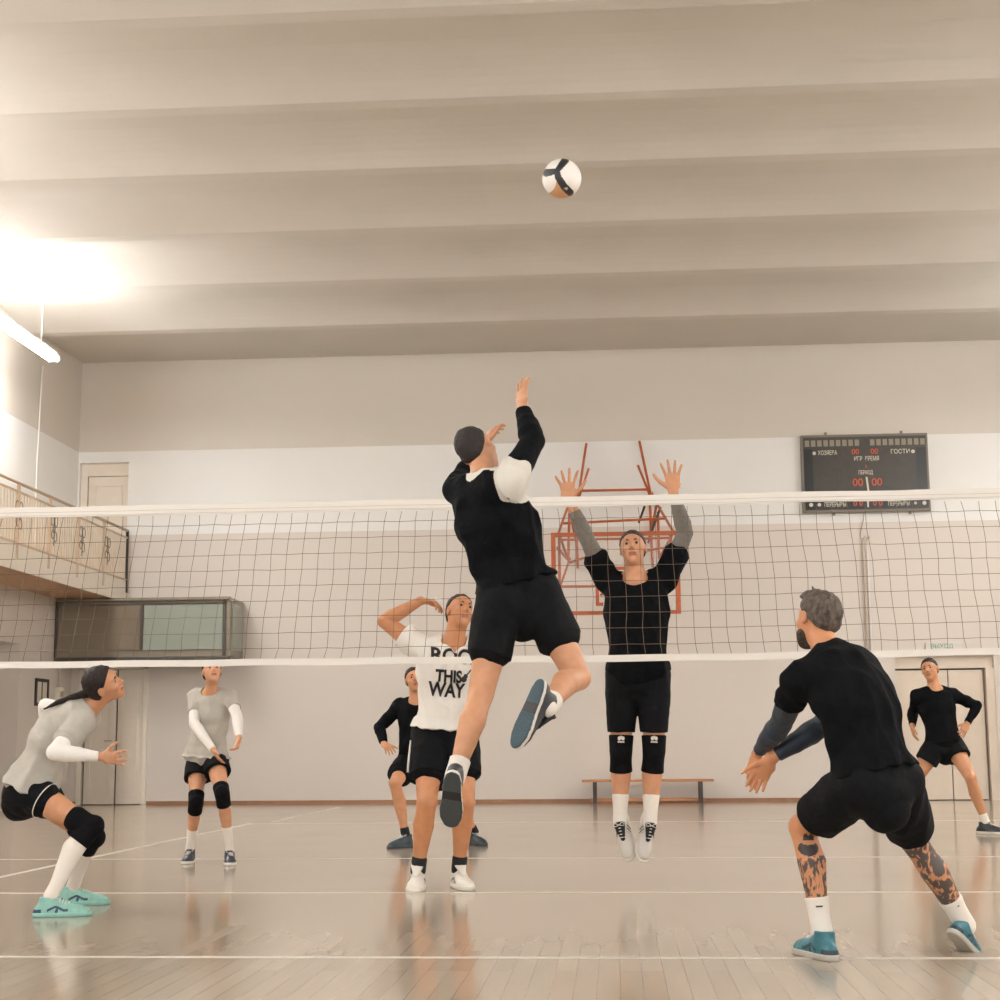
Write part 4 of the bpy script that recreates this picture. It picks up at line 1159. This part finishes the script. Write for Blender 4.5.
def shoe(R, sd, col, sole, f=None, u=None, L=1.0, tongue=None, accent=None, lace=MAT_LACE, tread=None, stripes=None, ground=True, label=None):
    J, S = R.J, R.S * L * (0.93 if R.female else 1.0)
    an, to = J['an' + sd], J['to' + sd]
    if ground:
        f = nrm(V(to[0] - an[0], to[1] - an[1], 0)) if f is None else nrm(f)
        u = V(0, 0, 1) if u is None else perp(u, f)
        o = V(an[0], an[1], 0.0)
        if abs(f[2]) > 0.05: o = an - u * .098 * S
    else:
        f = nrm(to - an) if f is None else nrm(f); u = perp(u, f)
        o = an - u * .098 * S
    f = perp(f, u); s = np.cross(f, u) * (1 if sd == 'R' else -1)     # s points to the outer side
    def at(x, y, z): return o + (f * x + s * y + u * z) * S
    P = []
    st = [(-.070, .032, .072, 0), (-.045, .038, .090, 0), (0, .041, .104, 0), (.040, .042, .104, -.002), (.085, .047, .088, -.004), (.13, .052, .072, -.004), (.168, .050, .063, -.005), (.196, .040, .054, -.007), (.206, .030, .044, -.008)]
    up_t = [(at(x, y, .024), w * S, (top - .024) * S, s) for x, w, top, y in st]
    up_p = tube_prim(up_t)
    col_p = seg_prim(at(-.012, 0, .06), at(-.016, 0, .118), (.042 * S, .050 * S), (.043 * S, .054 * S), s, False, True)
    cut_sock = seg_prim(at(-.012, 0, .095), at(-.014, 0, .16), (.032 * S, .037 * S), (.036 * S, .042 * S), s)
    def post(g):
        g.keep(lambda X, Y, Z: (f32(.016 * S) - ((X - f32(o[0])) * f32(u[0]) + (Y - f32(o[1])) * f32(u[1]) + (Z - f32(o[2])) * f32(u[2]))), .003)
    mats = [col] + ([accent] if accent else [])
    def region(c):
        q = (c - o) / S; x, y, z = q @ f, q @ s, q @ u
        out = np.zeros(len(c), int)
        if accent:
            out[(np.abs(z - (.048 + .010 * np.sin(x * 55))) < .0075) & (x > -.02) & (x < .10)] = 1
            out[(np.abs(x - .025 - z * .3) < .008) & (z < .06)] = 1
            out[(x < -.055) & (z < .045)] = 1
        return out
    g0 = [('+', up_p, 0), ('+', col_p, .02), ('-', cut_sock, .006)]
    sh = make('shoe', g0, mats, R.root, h=.0045, post=post, region=region)
    if label: sh['label'] = label
    # sole
    # the sole outline comes from a flat chain, cut to thickness
    pts = [(at(x, y, .0135), (w + .004) * S) for x, w, top, y in st]
    chain = tube_prim([(p, r, r, s) for p, r in pts])
    smats = [sole] + ([tread] if tread else []) + ([mat('tread_black', (30, 30, 32), 0.6)] if tread else [])
    def sreg(c):
        q = (c - o) / S; x, y, z = q @ f, q @ s, q @ u
        out = np.zeros(len(c), int)
        if tread:
            out[z < .006] = 1
            out[(z < .006) & (x > .012) & (x < .062)] = 2
        return out
    so = make('sole', [chain], smats, sh, h=.004, k=0, post=lambda g: g.keep(lambda X, Y, Z: (np.abs((X - f32(o[0])) * f32(u[0]) + (Y - f32(o[1])) * f32(u[1]) + (Z - f32(o[2])) * f32(u[2]) - f32(.0135 * S)) - f32(.0135 * S)), .003), region=sreg)
    if tongue:
        make('tongue', [seg_prim(at(.028, 0, .136), at(.112, -.002, .082), (.040 * S, .015 * S), (.014 * S, .012 * S), s)], tongue, sh, h=.0045, k=.01)
    mb = MB()
    for i in range(5):
        x = .035 + i * .017; z = (.144 - i * .0118) if tongue else (.107 - i * .0066)
        mb.tube([at(x - .004, -.027, (.107 - i * .0066) - .016), at(x, -.013, z - .001), at(x + .002, 0, z + .004), at(x, .013, z - .001), at(x - .004, .027, (.107 - i * .0066) - .016)], .0036 * S, 5)
    zb = .146 if tongue else .110
    for q in (-1, 1):
        mb.tube([at(.036, .004 * q, zb), at(.026, .020 * q, zb + .010), at(.032, .036 * q, zb), at(.042, .030 * q, zb - .008), at(.040, .006 * q, zb)], .0026 * S, 5)
    mb.build('laces', lace, sh, smooth=True)
    if stripes:
        mb = MB()
        for i in range(3):
            x = .02 + i * .022
            mb.tube([at(x, .026, .092 - .006 * i), at(x + .004, .037, .074 - .005 * i), at(x + .012, .0405, .045), at(x + .016, .0425, .028)], .0042 * S, 5)
            mb.tube([at(x, -.026, .092 - .006 * i), at(x + .004, -.037, .074 - .005 * i), at(x + .012, -.043, .045), at(x + .016, -.046, .028)], .0042 * S, 5)
        mb.build('side_stripes', stripes, sh, smooth=True)
    return sh

def hair_mat(name, rgb, rgb2=None):
    return mat(name, rgb, 0.6, nscale=60, rgb2=rgb2 or tuple(int(c * 0.55) for c in rgb), bump=0.5, bscale=160, spec=0.3, stretch=(1, 1, 0.4))
def hair(R, m, thick=0.008, front=(.075, .068), nape=(-.095, -.062), extra=(), ears=True, fold=0.0015):
    fr, S, at = R.fr, R.hS, R.at
    t = thick
    P = [('+', ell_prim(at(0, -.014, .030), [(.077 + t) * S, (.097 + t) * S, (.090 + t) * S], fr), 0),
         ('+', ell_prim(at(0, .026, .018), [(.064 + t * .7) * S, (.060 + t * .6) * S, (.080 + t) * S], fr), .02)]
    if nape[1] < -.03:
        P.append(('+', seg_prim(at(0, -.05, -.02), at(0, -.038, -.062), ((.062 + t) * S, (.052 + t * .6) * S), ((.050 + t * .3) * S, (.040 + t * .3) * S), fr[0]), .02))
    for e in extra: P.append(('+', e, .012))
    if ears:
        for sg in (1, -1): P.append(('-', ell_prim(at(.082 * sg, .004, -.010), [.026 * S, .028 * S, .036 * S], fr), .006))
    d = V(nape[0] - front[0], nape[1] - front[1]); n2 = nrm(V(d[1], -d[0]))
    p0 = at(0, front[0], front[1]); nn = fr[1] * n2[0] + fr[2] * n2[1]
    if np.dot(nn, fr[2]) > 0: nn = -nn
    def post(g):
        g.keep(lambda X, Y, Z: (X - f32(p0[0])) * f32(nn[0]) + (Y - f32(p0[1])) * f32(nn[1]) + (Z - f32(p0[2])) * f32(nn[2]), .01)
    return make('hair', P, m, R.root, h=.005, post=post, fold=(fold, 5, 3.0, (1, 1, 1)))
def logo_bar(R, m, c, x, up, w, h, parent, name='logo', depth=0.004):
    x = nrm(x); up = perp(up, x); n = np.cross(x, up)
    p = [V(*c) + x * a + up * b for a, b in ((-w, -h), (w, -h * .6), (w, h), (-w, h * .6))]
    return MB().add(p + [q - n * depth for q in p], [(0, 1, 2, 3), (7, 6, 5, 4), (0, 4, 5, 1), (1, 5, 6, 2), (2, 6, 7, 3), (3, 7, 4, 0)]).build(name, m, parent)
def snap_to(o, origin, direction):
    me = o.data
    bv = BVHTree.FromPolygons([v.co for v in me.vertices], [tuple(p.vertices) for p in me.polygons])
    return bv.ray_cast(Vector(origin), Vector(direction))
R_HAIR = dict(woman=(44, 32, 28), girl=(48, 36, 32), manback=(44, 34, 30), tee=(70, 50, 40), spiker=(50, 42, 38), blocker=(62, 52, 46), defender=(82, 68, 56), manright=(38, 32, 30))
emb = mat('emblem_white', (214, 208, 198), 0.6)

def cast_woman():
    R = person('woman', 'woman at far left crouching in profile, grey shirt, black shorts, long dark ponytail', 'person', (196, 142, 108), (0.93, -0.12, 0.34),
               dict(R=dict(d=(1, -.1, -.08), n=(0, .95, .2), curl=.18, spread=.22, thumb=.9), L=dict(d=(.3, 0, -.9), n=(1, 0, .2), curl=.5)), female=True, bow=0.035, build=1.06)
    shirt(R, MAT_GREY, hem=-.03, sleeve=.62, loose=.018, amp=.0032, seed=2, flare=.025, neck=.062)
    sleeve_part(R, 'R', .45, 1.93, .007, MAT_SLEEVE_W); sleeve_part(R, 'L', .45, 1.93, .007, MAT_SLEEVE_W)
    shorts(R, MAT_SHORTS, waist=.02, legt=.30, grow=.010, flare=.012, seed=4, glute=.90)
    hem_piping(R, 'R', .30, .024, emb, .003)
    for sd in 'RL':
        knee_pad(R, sd, .78, 1.24, .014); sock(R, sd, 1.2, grow=.006)
    mint = mat('mint_shoe', (136, 184, 172), 0.5, noise=0.08, nscale=30); navy = mat('shoe_navy', (44, 66, 84), 0.5)
    for sd in 'RL': shoe(R, sd, mint, mint, accent=navy, tread=None)
    for sd in 'RL': pass
    hm = hair_mat('dark_brown_hair', R_HAIR['woman'])
    a = R.at
    hair(R, hm, .012, (.070, .072), (-.06, -.085))
    # ponytail swung back over the shoulder
    tie = a(0, -.098, -.018)
    pts = [tie, tie + V(-.045, -.02, -.008), tie + V(-.10, -.05, -.028), tie + V(-.17, -.07, -.055), tie + V(-.235, -.08, -.088)]
    make('ponytail', [tube_prim([(p, r, r, None) for p, r in zip(pts, (.026, .024, .019, .014, .006))])], hm, R.root, h=.004, k=0, fold=(.0015, 5, 4.0, (.3, 1, 1)))
    settle(R.root)

def cast_girl():
    R = person('girl', 'girl in grey shirt, white sleeves and black knee pads standing under the wall cabinet', 'person', (198, 146, 112), (0.35, -.86, .34),
               dict(R=dict(d=(.5, -.35, -.65), n=(.55, .3, .6), curl=.25, spread=.12), L=dict(d=(-.05, -.35, -.9), n=(-.9, -.2, 0), curl=.9, spread=.04)), female=True)
    s = shirt(R, MAT_GREY, hem=.03, sleeve=.62, loose=.020, slgrow=.010, amp=.003, seed=7, neck=.06, flare=.03)
    sleeve_part(R, 'R', .5, 1.94, .007, MAT_SLEEVE_W); sleeve_part(R, 'L', .5, 1.94, .007, MAT_SLEEVE_W)
    shorts(R, MAT_SHORTS, legt=dict(R=.46, L=.40), grow=.013, flare=.022, seed=5)
    for sd in 'RL':
        knee_pad(R, sd, .80, 1.22, .012); sock(R, sd, 1.60, grow=.005)
    dn = mat('dark_navy_shoe', (38, 46, 58), 0.5, noise=0.2, nscale=30); wh = mat('sole_white', (214, 208, 198), 0.5)
    shoe(R, 'R', dn, wh, f=(.10, -1, 0)); shoe(R, 'L', dn, wh, f=(.30, -.95, 0))
    hm = hair_mat('girl_hair', R_HAIR['girl'])
    hair(R, hm, .009, (.066, .074), (-.08, -.06))
    make('hair_bun', [ell_prim(R.at(.02, -.105, .03), [.028] * 3)], hm, R.root)
    settle(R.root)

def cast_manback():
    R = person('manback', 'man in black long-sleeved top half hidden behind the man in the white T-shirt', 'person', (196, 140, 104), (0.2, -.95, .2),
               dict(R=dict(d=(.5, -.7, -.35), n=(.2, .1, -1), curl=.5), L=dict(d=(-.5, -.7, -.35), n=(-.2, .1, -1), curl=.5)), build=.98)
    shirt(R, MAT_BLACK, hem=.05, sleeve=1.93, long=True, slgrow=.012, loose=.015, seed=9)
    c = R.J['elR'] * .35 + R.J['shR'] * .65 + V(.0, -.075, 0)
    shorts(R, MAT_SHORTS, legt=.62, seed=6)
    nav = mat('dark_teal_shoe', (40, 56, 66), 0.5, noise=0.2, nscale=30)
    for sd in 'RL':
        sock(R, sd, 1.86, MAT_BSOCK); shoe(R, sd, nav, mat('sole_dark', (52, 58, 64), 0.5), f=(-.55, -.83, 0) if sd == 'R' else (.5, -.85, 0))
    hair(R, hair_mat('short_dark_hair', R_HAIR['manback']), .006)
    settle(R.root)

def cast_tee():
    R = person('tee', 'man in a white ROCK THIS WAY T-shirt and black shorts, hand raised to his head', 'person', (190, 132, 94), (0.5, -.80, .30),
               dict(R=dict(d=(.95, -.05, -.12), n=(.25, -.1, -1), curl=.75, spread=.06, thumb=.2), L=dict(d=(0, -.2, -1), n=(1, 0, 0), curl=.4)), build=1.06)
    s = shirt(R, MAT_WHITE, hem=.10, sleeve=.50, loose=.022, slgrow=.022, amp=.004, seed=12, neck=.064, vneck=.03, flare=.025)
    ink = mat('shirt_ink', (54, 50, 50), 0.8)
    fr = R.fr_c; rt = R.side_c; up = R.up
    right = -rt     # the photograph's right across the chest
    cen = R.torso[6][1]
    bv = BVHTree.FromPolygons([v.co for v in s.data.vertices], [tuple(p.vertices) for p in s.data.polygons])
    def line(t, size, dz, sx, dx=0.0):
        cc = cen + up * dz + right * dx + fr * 0.4
        o = text_obj(t, size, 'slogan_line', ink, s, cc, right, up, sx=sx, bold=.004)
        bm = bmesh.new(); bm.from_mesh(o.data)
        bmesh.ops.triangulate(bm, faces=bm.faces[:])
        for _ in range(2):
            ed = [e for e in bm.edges if e.calc_length() > .008]
            if ed: bmesh.ops.subdivide_edges(bm, edges=ed, cuts=1, use_grid_fill=True)
        bmesh.ops.triangulate(bm, faces=bm.faces[:])
        bm.to_mesh(o.data); bm.free()
        for v in o.data.vertices:
            h = bv.ray_cast(v.co, Vector(-fr))
            if h[0] is not None: v.co = h[0] + Vector(fr) * 0.005
    line('ROCK', .125, .108, .95, .01); line('THIS', .105, -.020, .78, -.035); line('WAY', .125, -.108, .78, -.040)
    # small guitar-like motif beside the middle line
    mb = MB()
    for dx, dz, r in ((.065, -.030, .020), (.075, -.010, .015)):
        mb.add([cen + up * (dz + r * math.sin(q)) + right * (dx + r * math.cos(q)) + fr * .3 for q in np.linspace(0, 6.283, 12, endpoint=False)], [tuple(range(12))])
    mb.add([cen + up * a + right * b + fr * .3 for b, a in ((.070, -.010), (.078, -.015), (.115, .030), (.108, .035))], [(0, 1, 2, 3)])
    o = mb.build('slogan_motif', ink, s)
    for v in o.data.vertices:
        h = bv.ray_cast(v.co, Vector(-fr))
        if h[0] is not None: v.co = h[0] + Vector(fr) * 0.003
    shorts(R, MAT_SHORTS, waist=.24, legt=.62, flare=.018, seed=8)
    side_stripe(R, 'R', .12, .60, .022, emb, .007, flare=.028)
    wh = mat('white_shoe', (218, 212, 202), 0.5, noise=0.04, nscale=30); gy = mat('shoe_grey', (120, 116, 112), 0.5)
    for sd in 'RL':
        sock(R, sd, 1.83, MAT_BSOCK, .008); shoe(R, sd, wh, wh, accent=gy, tongue=MAT_LACE)
    hair(R, hair_mat('receding_brown_hair', R_HAIR['tee']), .006, (.056, .080), (-.085, -.05))
    hw = R.J['wrR'] + V(.10, -.02, .0)
    make('finger_tape', [seg_prim(R.J['wrR'] + V(.10, -.035, .004), R.J['wrR'] + V(.128, -.038, -.006), (.012,) * 2, (.011,) * 2)], MAT_SLEEVE_W, R.root, h=.004)
    settle(R.root)

def cast_spiker():
    R = person('spiker', 'man in black leaping with his back to the camera, right arm raised', 'person', (194, 142, 108), (0.38, .90, .22),
               dict(R=dict(d=(0.0, .25, 1), n=(.80, .60, 0), curl=.12, spread=.26, thumb=.3), L=dict(d=(.35, .15, .9), n=(.9, .3, -.25), curl=.6, spread=.2, thumb=.6)), build=1.0, bow=-.01)
    J = R.J
    def sreg(c):
        q = c - J['shR']
        out = np.zeros(len(c), int)
        d = np.linalg.norm(q - nrm(J['elR'] - J['shR']) * .05, axis=1)
        out[(d < .135) & (q @ nrm(V(1, -.2, .25)) > -.055)] = 1
        aa = nrm(J['elR'] - J['shR']); t = q @ aa; rr = np.linalg.norm(q - np.outer(t, aa), axis=1)
        out[(t > .04) & (rr < .12)] = 1
        e = np.linalg.norm(((c - R.collar[0]) @ R.collar[2].T) / (R.collar[1] + .013), axis=1)
        out[e < 1.22] = 1
        return out
    s = shirt(R, [MAT_BLACK, MAT_GREYW], hem=.12, sleeve=dict(R=.36, L=.55), loose=.016, slgrow=.012, amp=.005, seed=21, neck=.064, flare=.02, region=sreg)
    sleeve_part(R, 'R', .37, 1.90, .013, MAT_BLACK, fold=(.002, 3, 1.4)); sleeve_part(R, 'L', .4, 1.7, .010, MAT_BLACK, fold=(.002, 3, 1.4))
    shorts(R, MAT_SHORTS, legt=dict(L=.60, R=.58), grow=.016, flare=.014, seed=23, amp=.004)
    dk = mat('charcoal_shoe', (58, 60, 62), 0.55, noise=0.2, nscale=40); wm = mat('sole_white', (214, 208, 198), 0.5)
    tl = mat('teal_tread', (46, 72, 84), 0.55, bump=0.6, bscale=160); gt = mat('grey_tread', (62, 68, 70), 0.55, bump=0.6, bscale=160)
    for sd, tr, f, u in (('L', gt, (-.12, .62, -.74), (0.1, .75, .62)), ('R', tl, (-.36, -.10, -.92), (.62, .72, -.32))):
        sock(R, sd, 1.80, grow=.010, label='white sock with small dark pattern' if sd == 'R' else None)
        shoe(R, sd, dk, wm, f=f, u=u, ground=False, L=.90, tread=tr, lace=MAT_BSOCK, accent=mat('sole_dark', (52, 58, 64), 0.5), tongue=mat('black_tongue', (22, 22, 24), 0.7))
    hair(R, hair_mat('cropped_dark_hair', R_HAIR['spiker'], (36, 32, 32)), .0035, (.045, .080), (-.09, -.06))
    settle(R.root)

def cast_blocker():
    R = person('blocker', 'man in black T-shirt and knee pads jumping with both hands above the net', 'person', (196, 142, 108), (-.10, -.95, .22),
               dict(R=dict(d=(-.12, -.08, 1), n=(.1, -1, -.25), curl=.14, spread=.42, thumb=1.0, scale=1.14), L=dict(d=(-.03, -.05, 1), n=(-.1, -1, -.15), curl=.10, spread=.34, thumb=1.0, scale=1.14)), build=1.0)
    shirt(R, MAT_BLACK, hem=.06, sleeve=.58, slgrow=.02, loose=.02, amp=.003, seed=31, neck=.062, flare=.006)
    for sd in 'RL': sleeve_part(R, sd, .45, 1.72 if sd == 'R' else 1.84, .006, MAT_SLEEVE_G)
    shorts(R, MAT_SHORTS, legt=.76, grow=.007, flare=.010, seed=33, amp=.0022)
    wh = mat('pale_grey_shoe', (198, 192, 184), 0.5); bt = mat('black_tongue', (22, 22, 24), 0.7)
    for sd in 'RL':
        knee_pad(R, sd, .80, 1.30, .011, logo=(0, -1, 0)); sock(R, sd, 1.62, grow=.005)
        sx = 1 if sd == 'R' else -1
        shoe(R, sd, wh, mat('sole_white', (214, 208, 198), 0.5), f=(.10 * sx, -.35, -.93), u=(-.25 * sx, -.93, .35), ground=False, tongue=bt, stripes=bt, L=.92)
    hair(R, hair_mat('short_brown_hair', R_HAIR['blocker']), .006, (.075, .070), (-.09, -.05))
    settle(R.root)

def cast_defender():
    sk = (196, 136, 98)
    tm1 = tattoo_mat('tattooed_skin', sk, 1.3, .50); tm2 = tattoo_mat('tattooed_skin_dense', sk, 4.1, .45); ink = mat('tattoo_ink', (46, 40, 38), 0.5)
    def tf(R, c, out):
        for sd, mi in (('L', 2), ('R', 3)):
            kn, an, hp = R.J['kn' + sd], R.J['an' + sd], R.J['hp' + sd]
            a = nrm(an - kn); t = (c - kn) @ a / np.linalg.norm(an - kn)
            rad = np.linalg.norm((c - kn) - np.outer((c - kn) @ a, a), axis=1)
            lo = .30 if sd == 'L' else -.05
            out[(t > lo) & (t < .75) & (rad < .11)] = mi
            if sd == 'L':
                q = c - (kn + (an - kn) * .20)
                x, z = q[:, 0], q[:, 2]
                m = (rad < .11) & (q[:, 1] < .02)
                out[m & ((x / .042) ** 2 + (z / .032) ** 2 < 1) & (z < .012 + .25 * np.abs(x))] = 4
                zz = z - .040
                out[m & (zz > -.006) & (np.abs(x - .002) < .022) & (zz < .006 + .016 * np.abs(np.sin(x * 150)))] = 4
    R = person('defender', 'man in black T-shirt and navy sleeves crouching with his back to us, tattooed calves', 'person', sk, (-.48, .86, .05),
               dict(L=dict(d=(-.25, .2, -.9), n=(.8, .35, -.1), curl=.3, spread=.12), R=dict(d=(-.45, .25, -.75), n=(-.3, -.1, -.6), curl=.3, spread=.1)), build=1.0, bow=.03, tattoo=dict(mats=[tm1, tm2, ink], fn=tf))
    shirt(R, MAT_BLACK, hem=.08, sleeve=.50, slgrow=.008, loose=.015, amp=.004, seed=41, neck=.062, flare=.015)
    for sd in 'RL': sleeve_part(R, sd, .40, 1.88, .006, MAT_SLEEVE_N, fold=(.001, 4, 2))
    shorts(R, MAT_SHORTS, waist=.26, legt=dict(L=.72, R=.80), grow=.012, flare=.022, seed=43, amp=.004)
    teal = mat('teal_shoe', (54, 110, 122), 0.5, noise=0.15, nscale=30); gs = mat('sole_grey', (176, 170, 160), 0.5); dkt = mat('shoe_dark_teal', (36, 60, 70), 0.5)
    for sd in 'LR':
        so = sock(R, sd, 1.68, grow=.008)
        st = interp(R.leg[sd], 1.76, 1.8, .009)
        logo_bar(R, mat('sock_logo', (60, 56, 54), 0.6), st[0][0] + V(0.0, -(st[0][1] + .001), 0), (1, 0, 0), (0, 0, 1), .014, .004, so)
    shoe(R, 'L', teal, gs, accent=dkt, f=(-.36, .93, 0))
    shoe(R, 'R', teal, gs, accent=dkt, L=.86, f=(.48, .62, -.50), u=(.3, .2, .9), label='teal shoe rolling onto its toes')
    hm = hair_mat('brown_grey_hair', (104, 92, 80), (58, 48, 42))
    a = R.at
    S = R.hS
    ex = [ell_prim(a(0, .03, .105), [.060 * S, .070 * S, .028 * S], R.fr), seg_prim(a(-.02, .085, .098), a(-.03, .135, .098), (.020, .012), (.006, .004)), seg_prim(a(.01, .05, .12), a(.0, .075, .15), (.012,) * 2, (.003,) * 2)]
    hair(R, hm, .008, (.070, .062), (-.09, -.058), extra=ex, fold=.003)
    make('beard', [('+', ell_prim(a(0, .030, -.062), [.063 * S, .070 * S, .058 * S], R.fr), 0), ('+', ell_prim(a(0, .064, -.100), [.032 * S, .032 * S, .026 * S], R.fr), .02), ('-', ell_prim(a(0, .06, -.01), [.09 * S, .09 * S, .048 * S], R.fr), .01), ('-', ell_prim(a(0, -.10, -.06), [.12 * S, .09 * S, .10 * S], R.fr), .01)], hair_mat('dark_beard', (70, 54, 44)), R.root, h=.005)
    settle(R.root)

def cast_manright():
    R = person('manright', 'man in black long-sleeved top and shorts lunging in front of the right-hand double door', 'person', (194, 140, 104), (-.42, -.88, .08),
               dict(R=dict(d=(.1, -.2, -1), n=(.9, 0, 0), curl=.4), L=dict(d=(-.5, -.35, -.75), n=(-.35, .9, -.2), curl=.25, spread=.15, thumb=.6)), build=1.0)
    shirt(R, MAT_BLACK, hem=.04, sleeve=1.92, long=True, slgrow=.010, loose=.014, seed=51, neck=.062)
    shorts(R, MAT_SHORTS, legt=dict(L=.42, R=.45), grow=.014, flare=.02, seed=53)
    st = interp(R.leg['L'], .33, .36, .04)
    dk = mat('dark_shoe', (40, 42, 46), 0.5, noise=0.2, nscale=30); wm = mat('sole_white', (214, 208, 198), 0.5)
    for sd in 'RL':
        sock(R, sd, 1.84, grow=.006); shoe(R, sd, dk, wm, f=(.75, -.66, 0) if sd == 'L' else (-.6, -.8, 0))
    hair(R, hair_mat('black_short_hair', R_HAIR['manright']), .006, (.072, .070), (-.09, -.05))
    settle(R.root)

MAT_GREYW = mat('white_sleeve_panel', (206, 200, 190), 0.85, bump=0.3, bscale=22)
for fn in (cast_woman, cast_girl, cast_manback, cast_tee, cast_spiker, cast_blocker, cast_defender, cast_manright):
    fn()

# ================================================================== THE BALL
def make_ball(c, r):
    vs, fs, mi = [], [], []
    n = 28
    rt = root('volleyball', (c[0], c[1], c[2] - r), 'white volleyball with black curved panels flying high above the net', 'ball')
    cam = V(-0.1725, -9.8719, 0.88); F = nrm(cam - V(*c)); Rt = nrm(np.cross(V(0, 0, 1), F)); U = np.cross(F, Rt)
    # panels: curved dark bands meeting below the upper left, on a white shell with one tan panel
    def curve_d(p, pts):
        best = np.full(len(p), 9.0); 
        for a, b, wa, wb in pts:
            a, b = V(*a), V(*b); ab = b - a
            t = np.clip(((p - a) @ ab) / (ab @ ab), 0, 1)
            d = np.linalg.norm(p - a - np.outer(t, ab), axis=1) - (wa + (wb - wa) * t)
            best = np.minimum(best, d)
        return best
    segs = [((.18, .92), (-.25, .38), .20, .13), ((-.25, .38), (-.80, .30), .13, .20), ((-.25, .38), (-.18, .05), .15, .17), ((-.18, .05), (.12, -.42), .17, .19), ((.12, -.42), (.42, -.72), .19, .18)]
    N = 96
    idx = {}
    grid = []
    for face in range(6):
        ax = face // 2; sg = 1 if face % 2 else -1
        for i in range(N // 2 + 1):
            for j in range(N // 2 + 1):
                a, b = math.tan((i / (N / 2) - .5) * math.pi / 2), math.tan((j / (N / 2) - .5) * math.pi / 2)
                p = [0, 0, 0]; p[ax] = sg; p[(ax + 1) % 3] = a * sg; p[(ax + 2) % 3] = b
                grid.append(nrm(p))
        M = N // 2 + 1
        for i in range(M - 1):
            for j in range(M - 1):
                o = face * M * M
                fs.append((o + i * M + j, o + (i + 1) * M + j, o + (i + 1) * M + j + 1, o + i * M + j + 1))
    P = np.array(grid); Q = np.array(fs)
    cc = P[Q].mean(1); cc /= np.linalg.norm(cc, axis=1)[:, None]
    q2 = np.stack([cc @ Rt, cc @ U], 1); fz = cc @ F
    d = curve_d(q2, segs)
    m = np.zeros(len(cc), int)
    m[(d > 0) & (fz > 0) & (q2[:, 0] < .42) & (q2[:, 1] < -.05) & (q2[:, 1] < -.05 - .95 * q2[:, 0]) & ((q2[:, 0] + .98) ** 2 + (q2[:, 1] + .08) ** 2 > .50)] = 2
    m[(d < 0) & (fz > 0)] = 1
    back = curve_d(np.stack([-q2[:, 0], q2[:, 1]], 1), segs)
    m[(back < 0) & (fz < 0)] = 1
    # slight seam relief at band edges
    disp = 1.0 - 0.012 * np.exp(-(np.where(fz > 0, curve_d(np.stack([P @ Rt, P @ U], 1), segs)[Q].mean(1), back) / .03) ** 2)
    vd = np.ones(len(P)); vd[Q.ravel()] = np.repeat(disp, 4)
    me = bpy.data.meshes.new('shell'); me.from_pydata([tuple(V(*c) + p * r * k) for p, k in zip(P, vd)], [], [tuple(int(x) for x in f) for f in Q])
    for mm in (mat('ball_white', (232, 226, 220), 0.4), mat('ball_black', (34, 36, 38), 0.4), mat('ball_tan', (196, 146, 106), 0.45)): me.materials.append(mm)
    me.polygons.foreach_set('material_index', m.astype(np.int32)); me.polygons.foreach_set('use_smooth', np.ones(len(Q), bool)); me.update()
    o = bpy.data.objects.new('shell', me); COL.objects.link(o); o.parent = rt
    cl = V(*c) + (F * .86 + Rt * .16 - U * .46) / np.linalg.norm(F * .86 + Rt * .16 - U * .46) * r * 1.004
    ax = nrm(Rt * .7 - U * .6); 
    logo_bar(None, mat('ball_mark', (150, 140, 124), 0.5), cl, perp(ax, F), perp(U, perp(ax, F)), r * .14, r * .09, rt, name='maker_mark', depth=.004)
    settle(rt)
make_ball((-0.40, -1.8, 3.87), 0.104)

# pale chair standing by the left wall behind the crouching woman is hidden but for its back
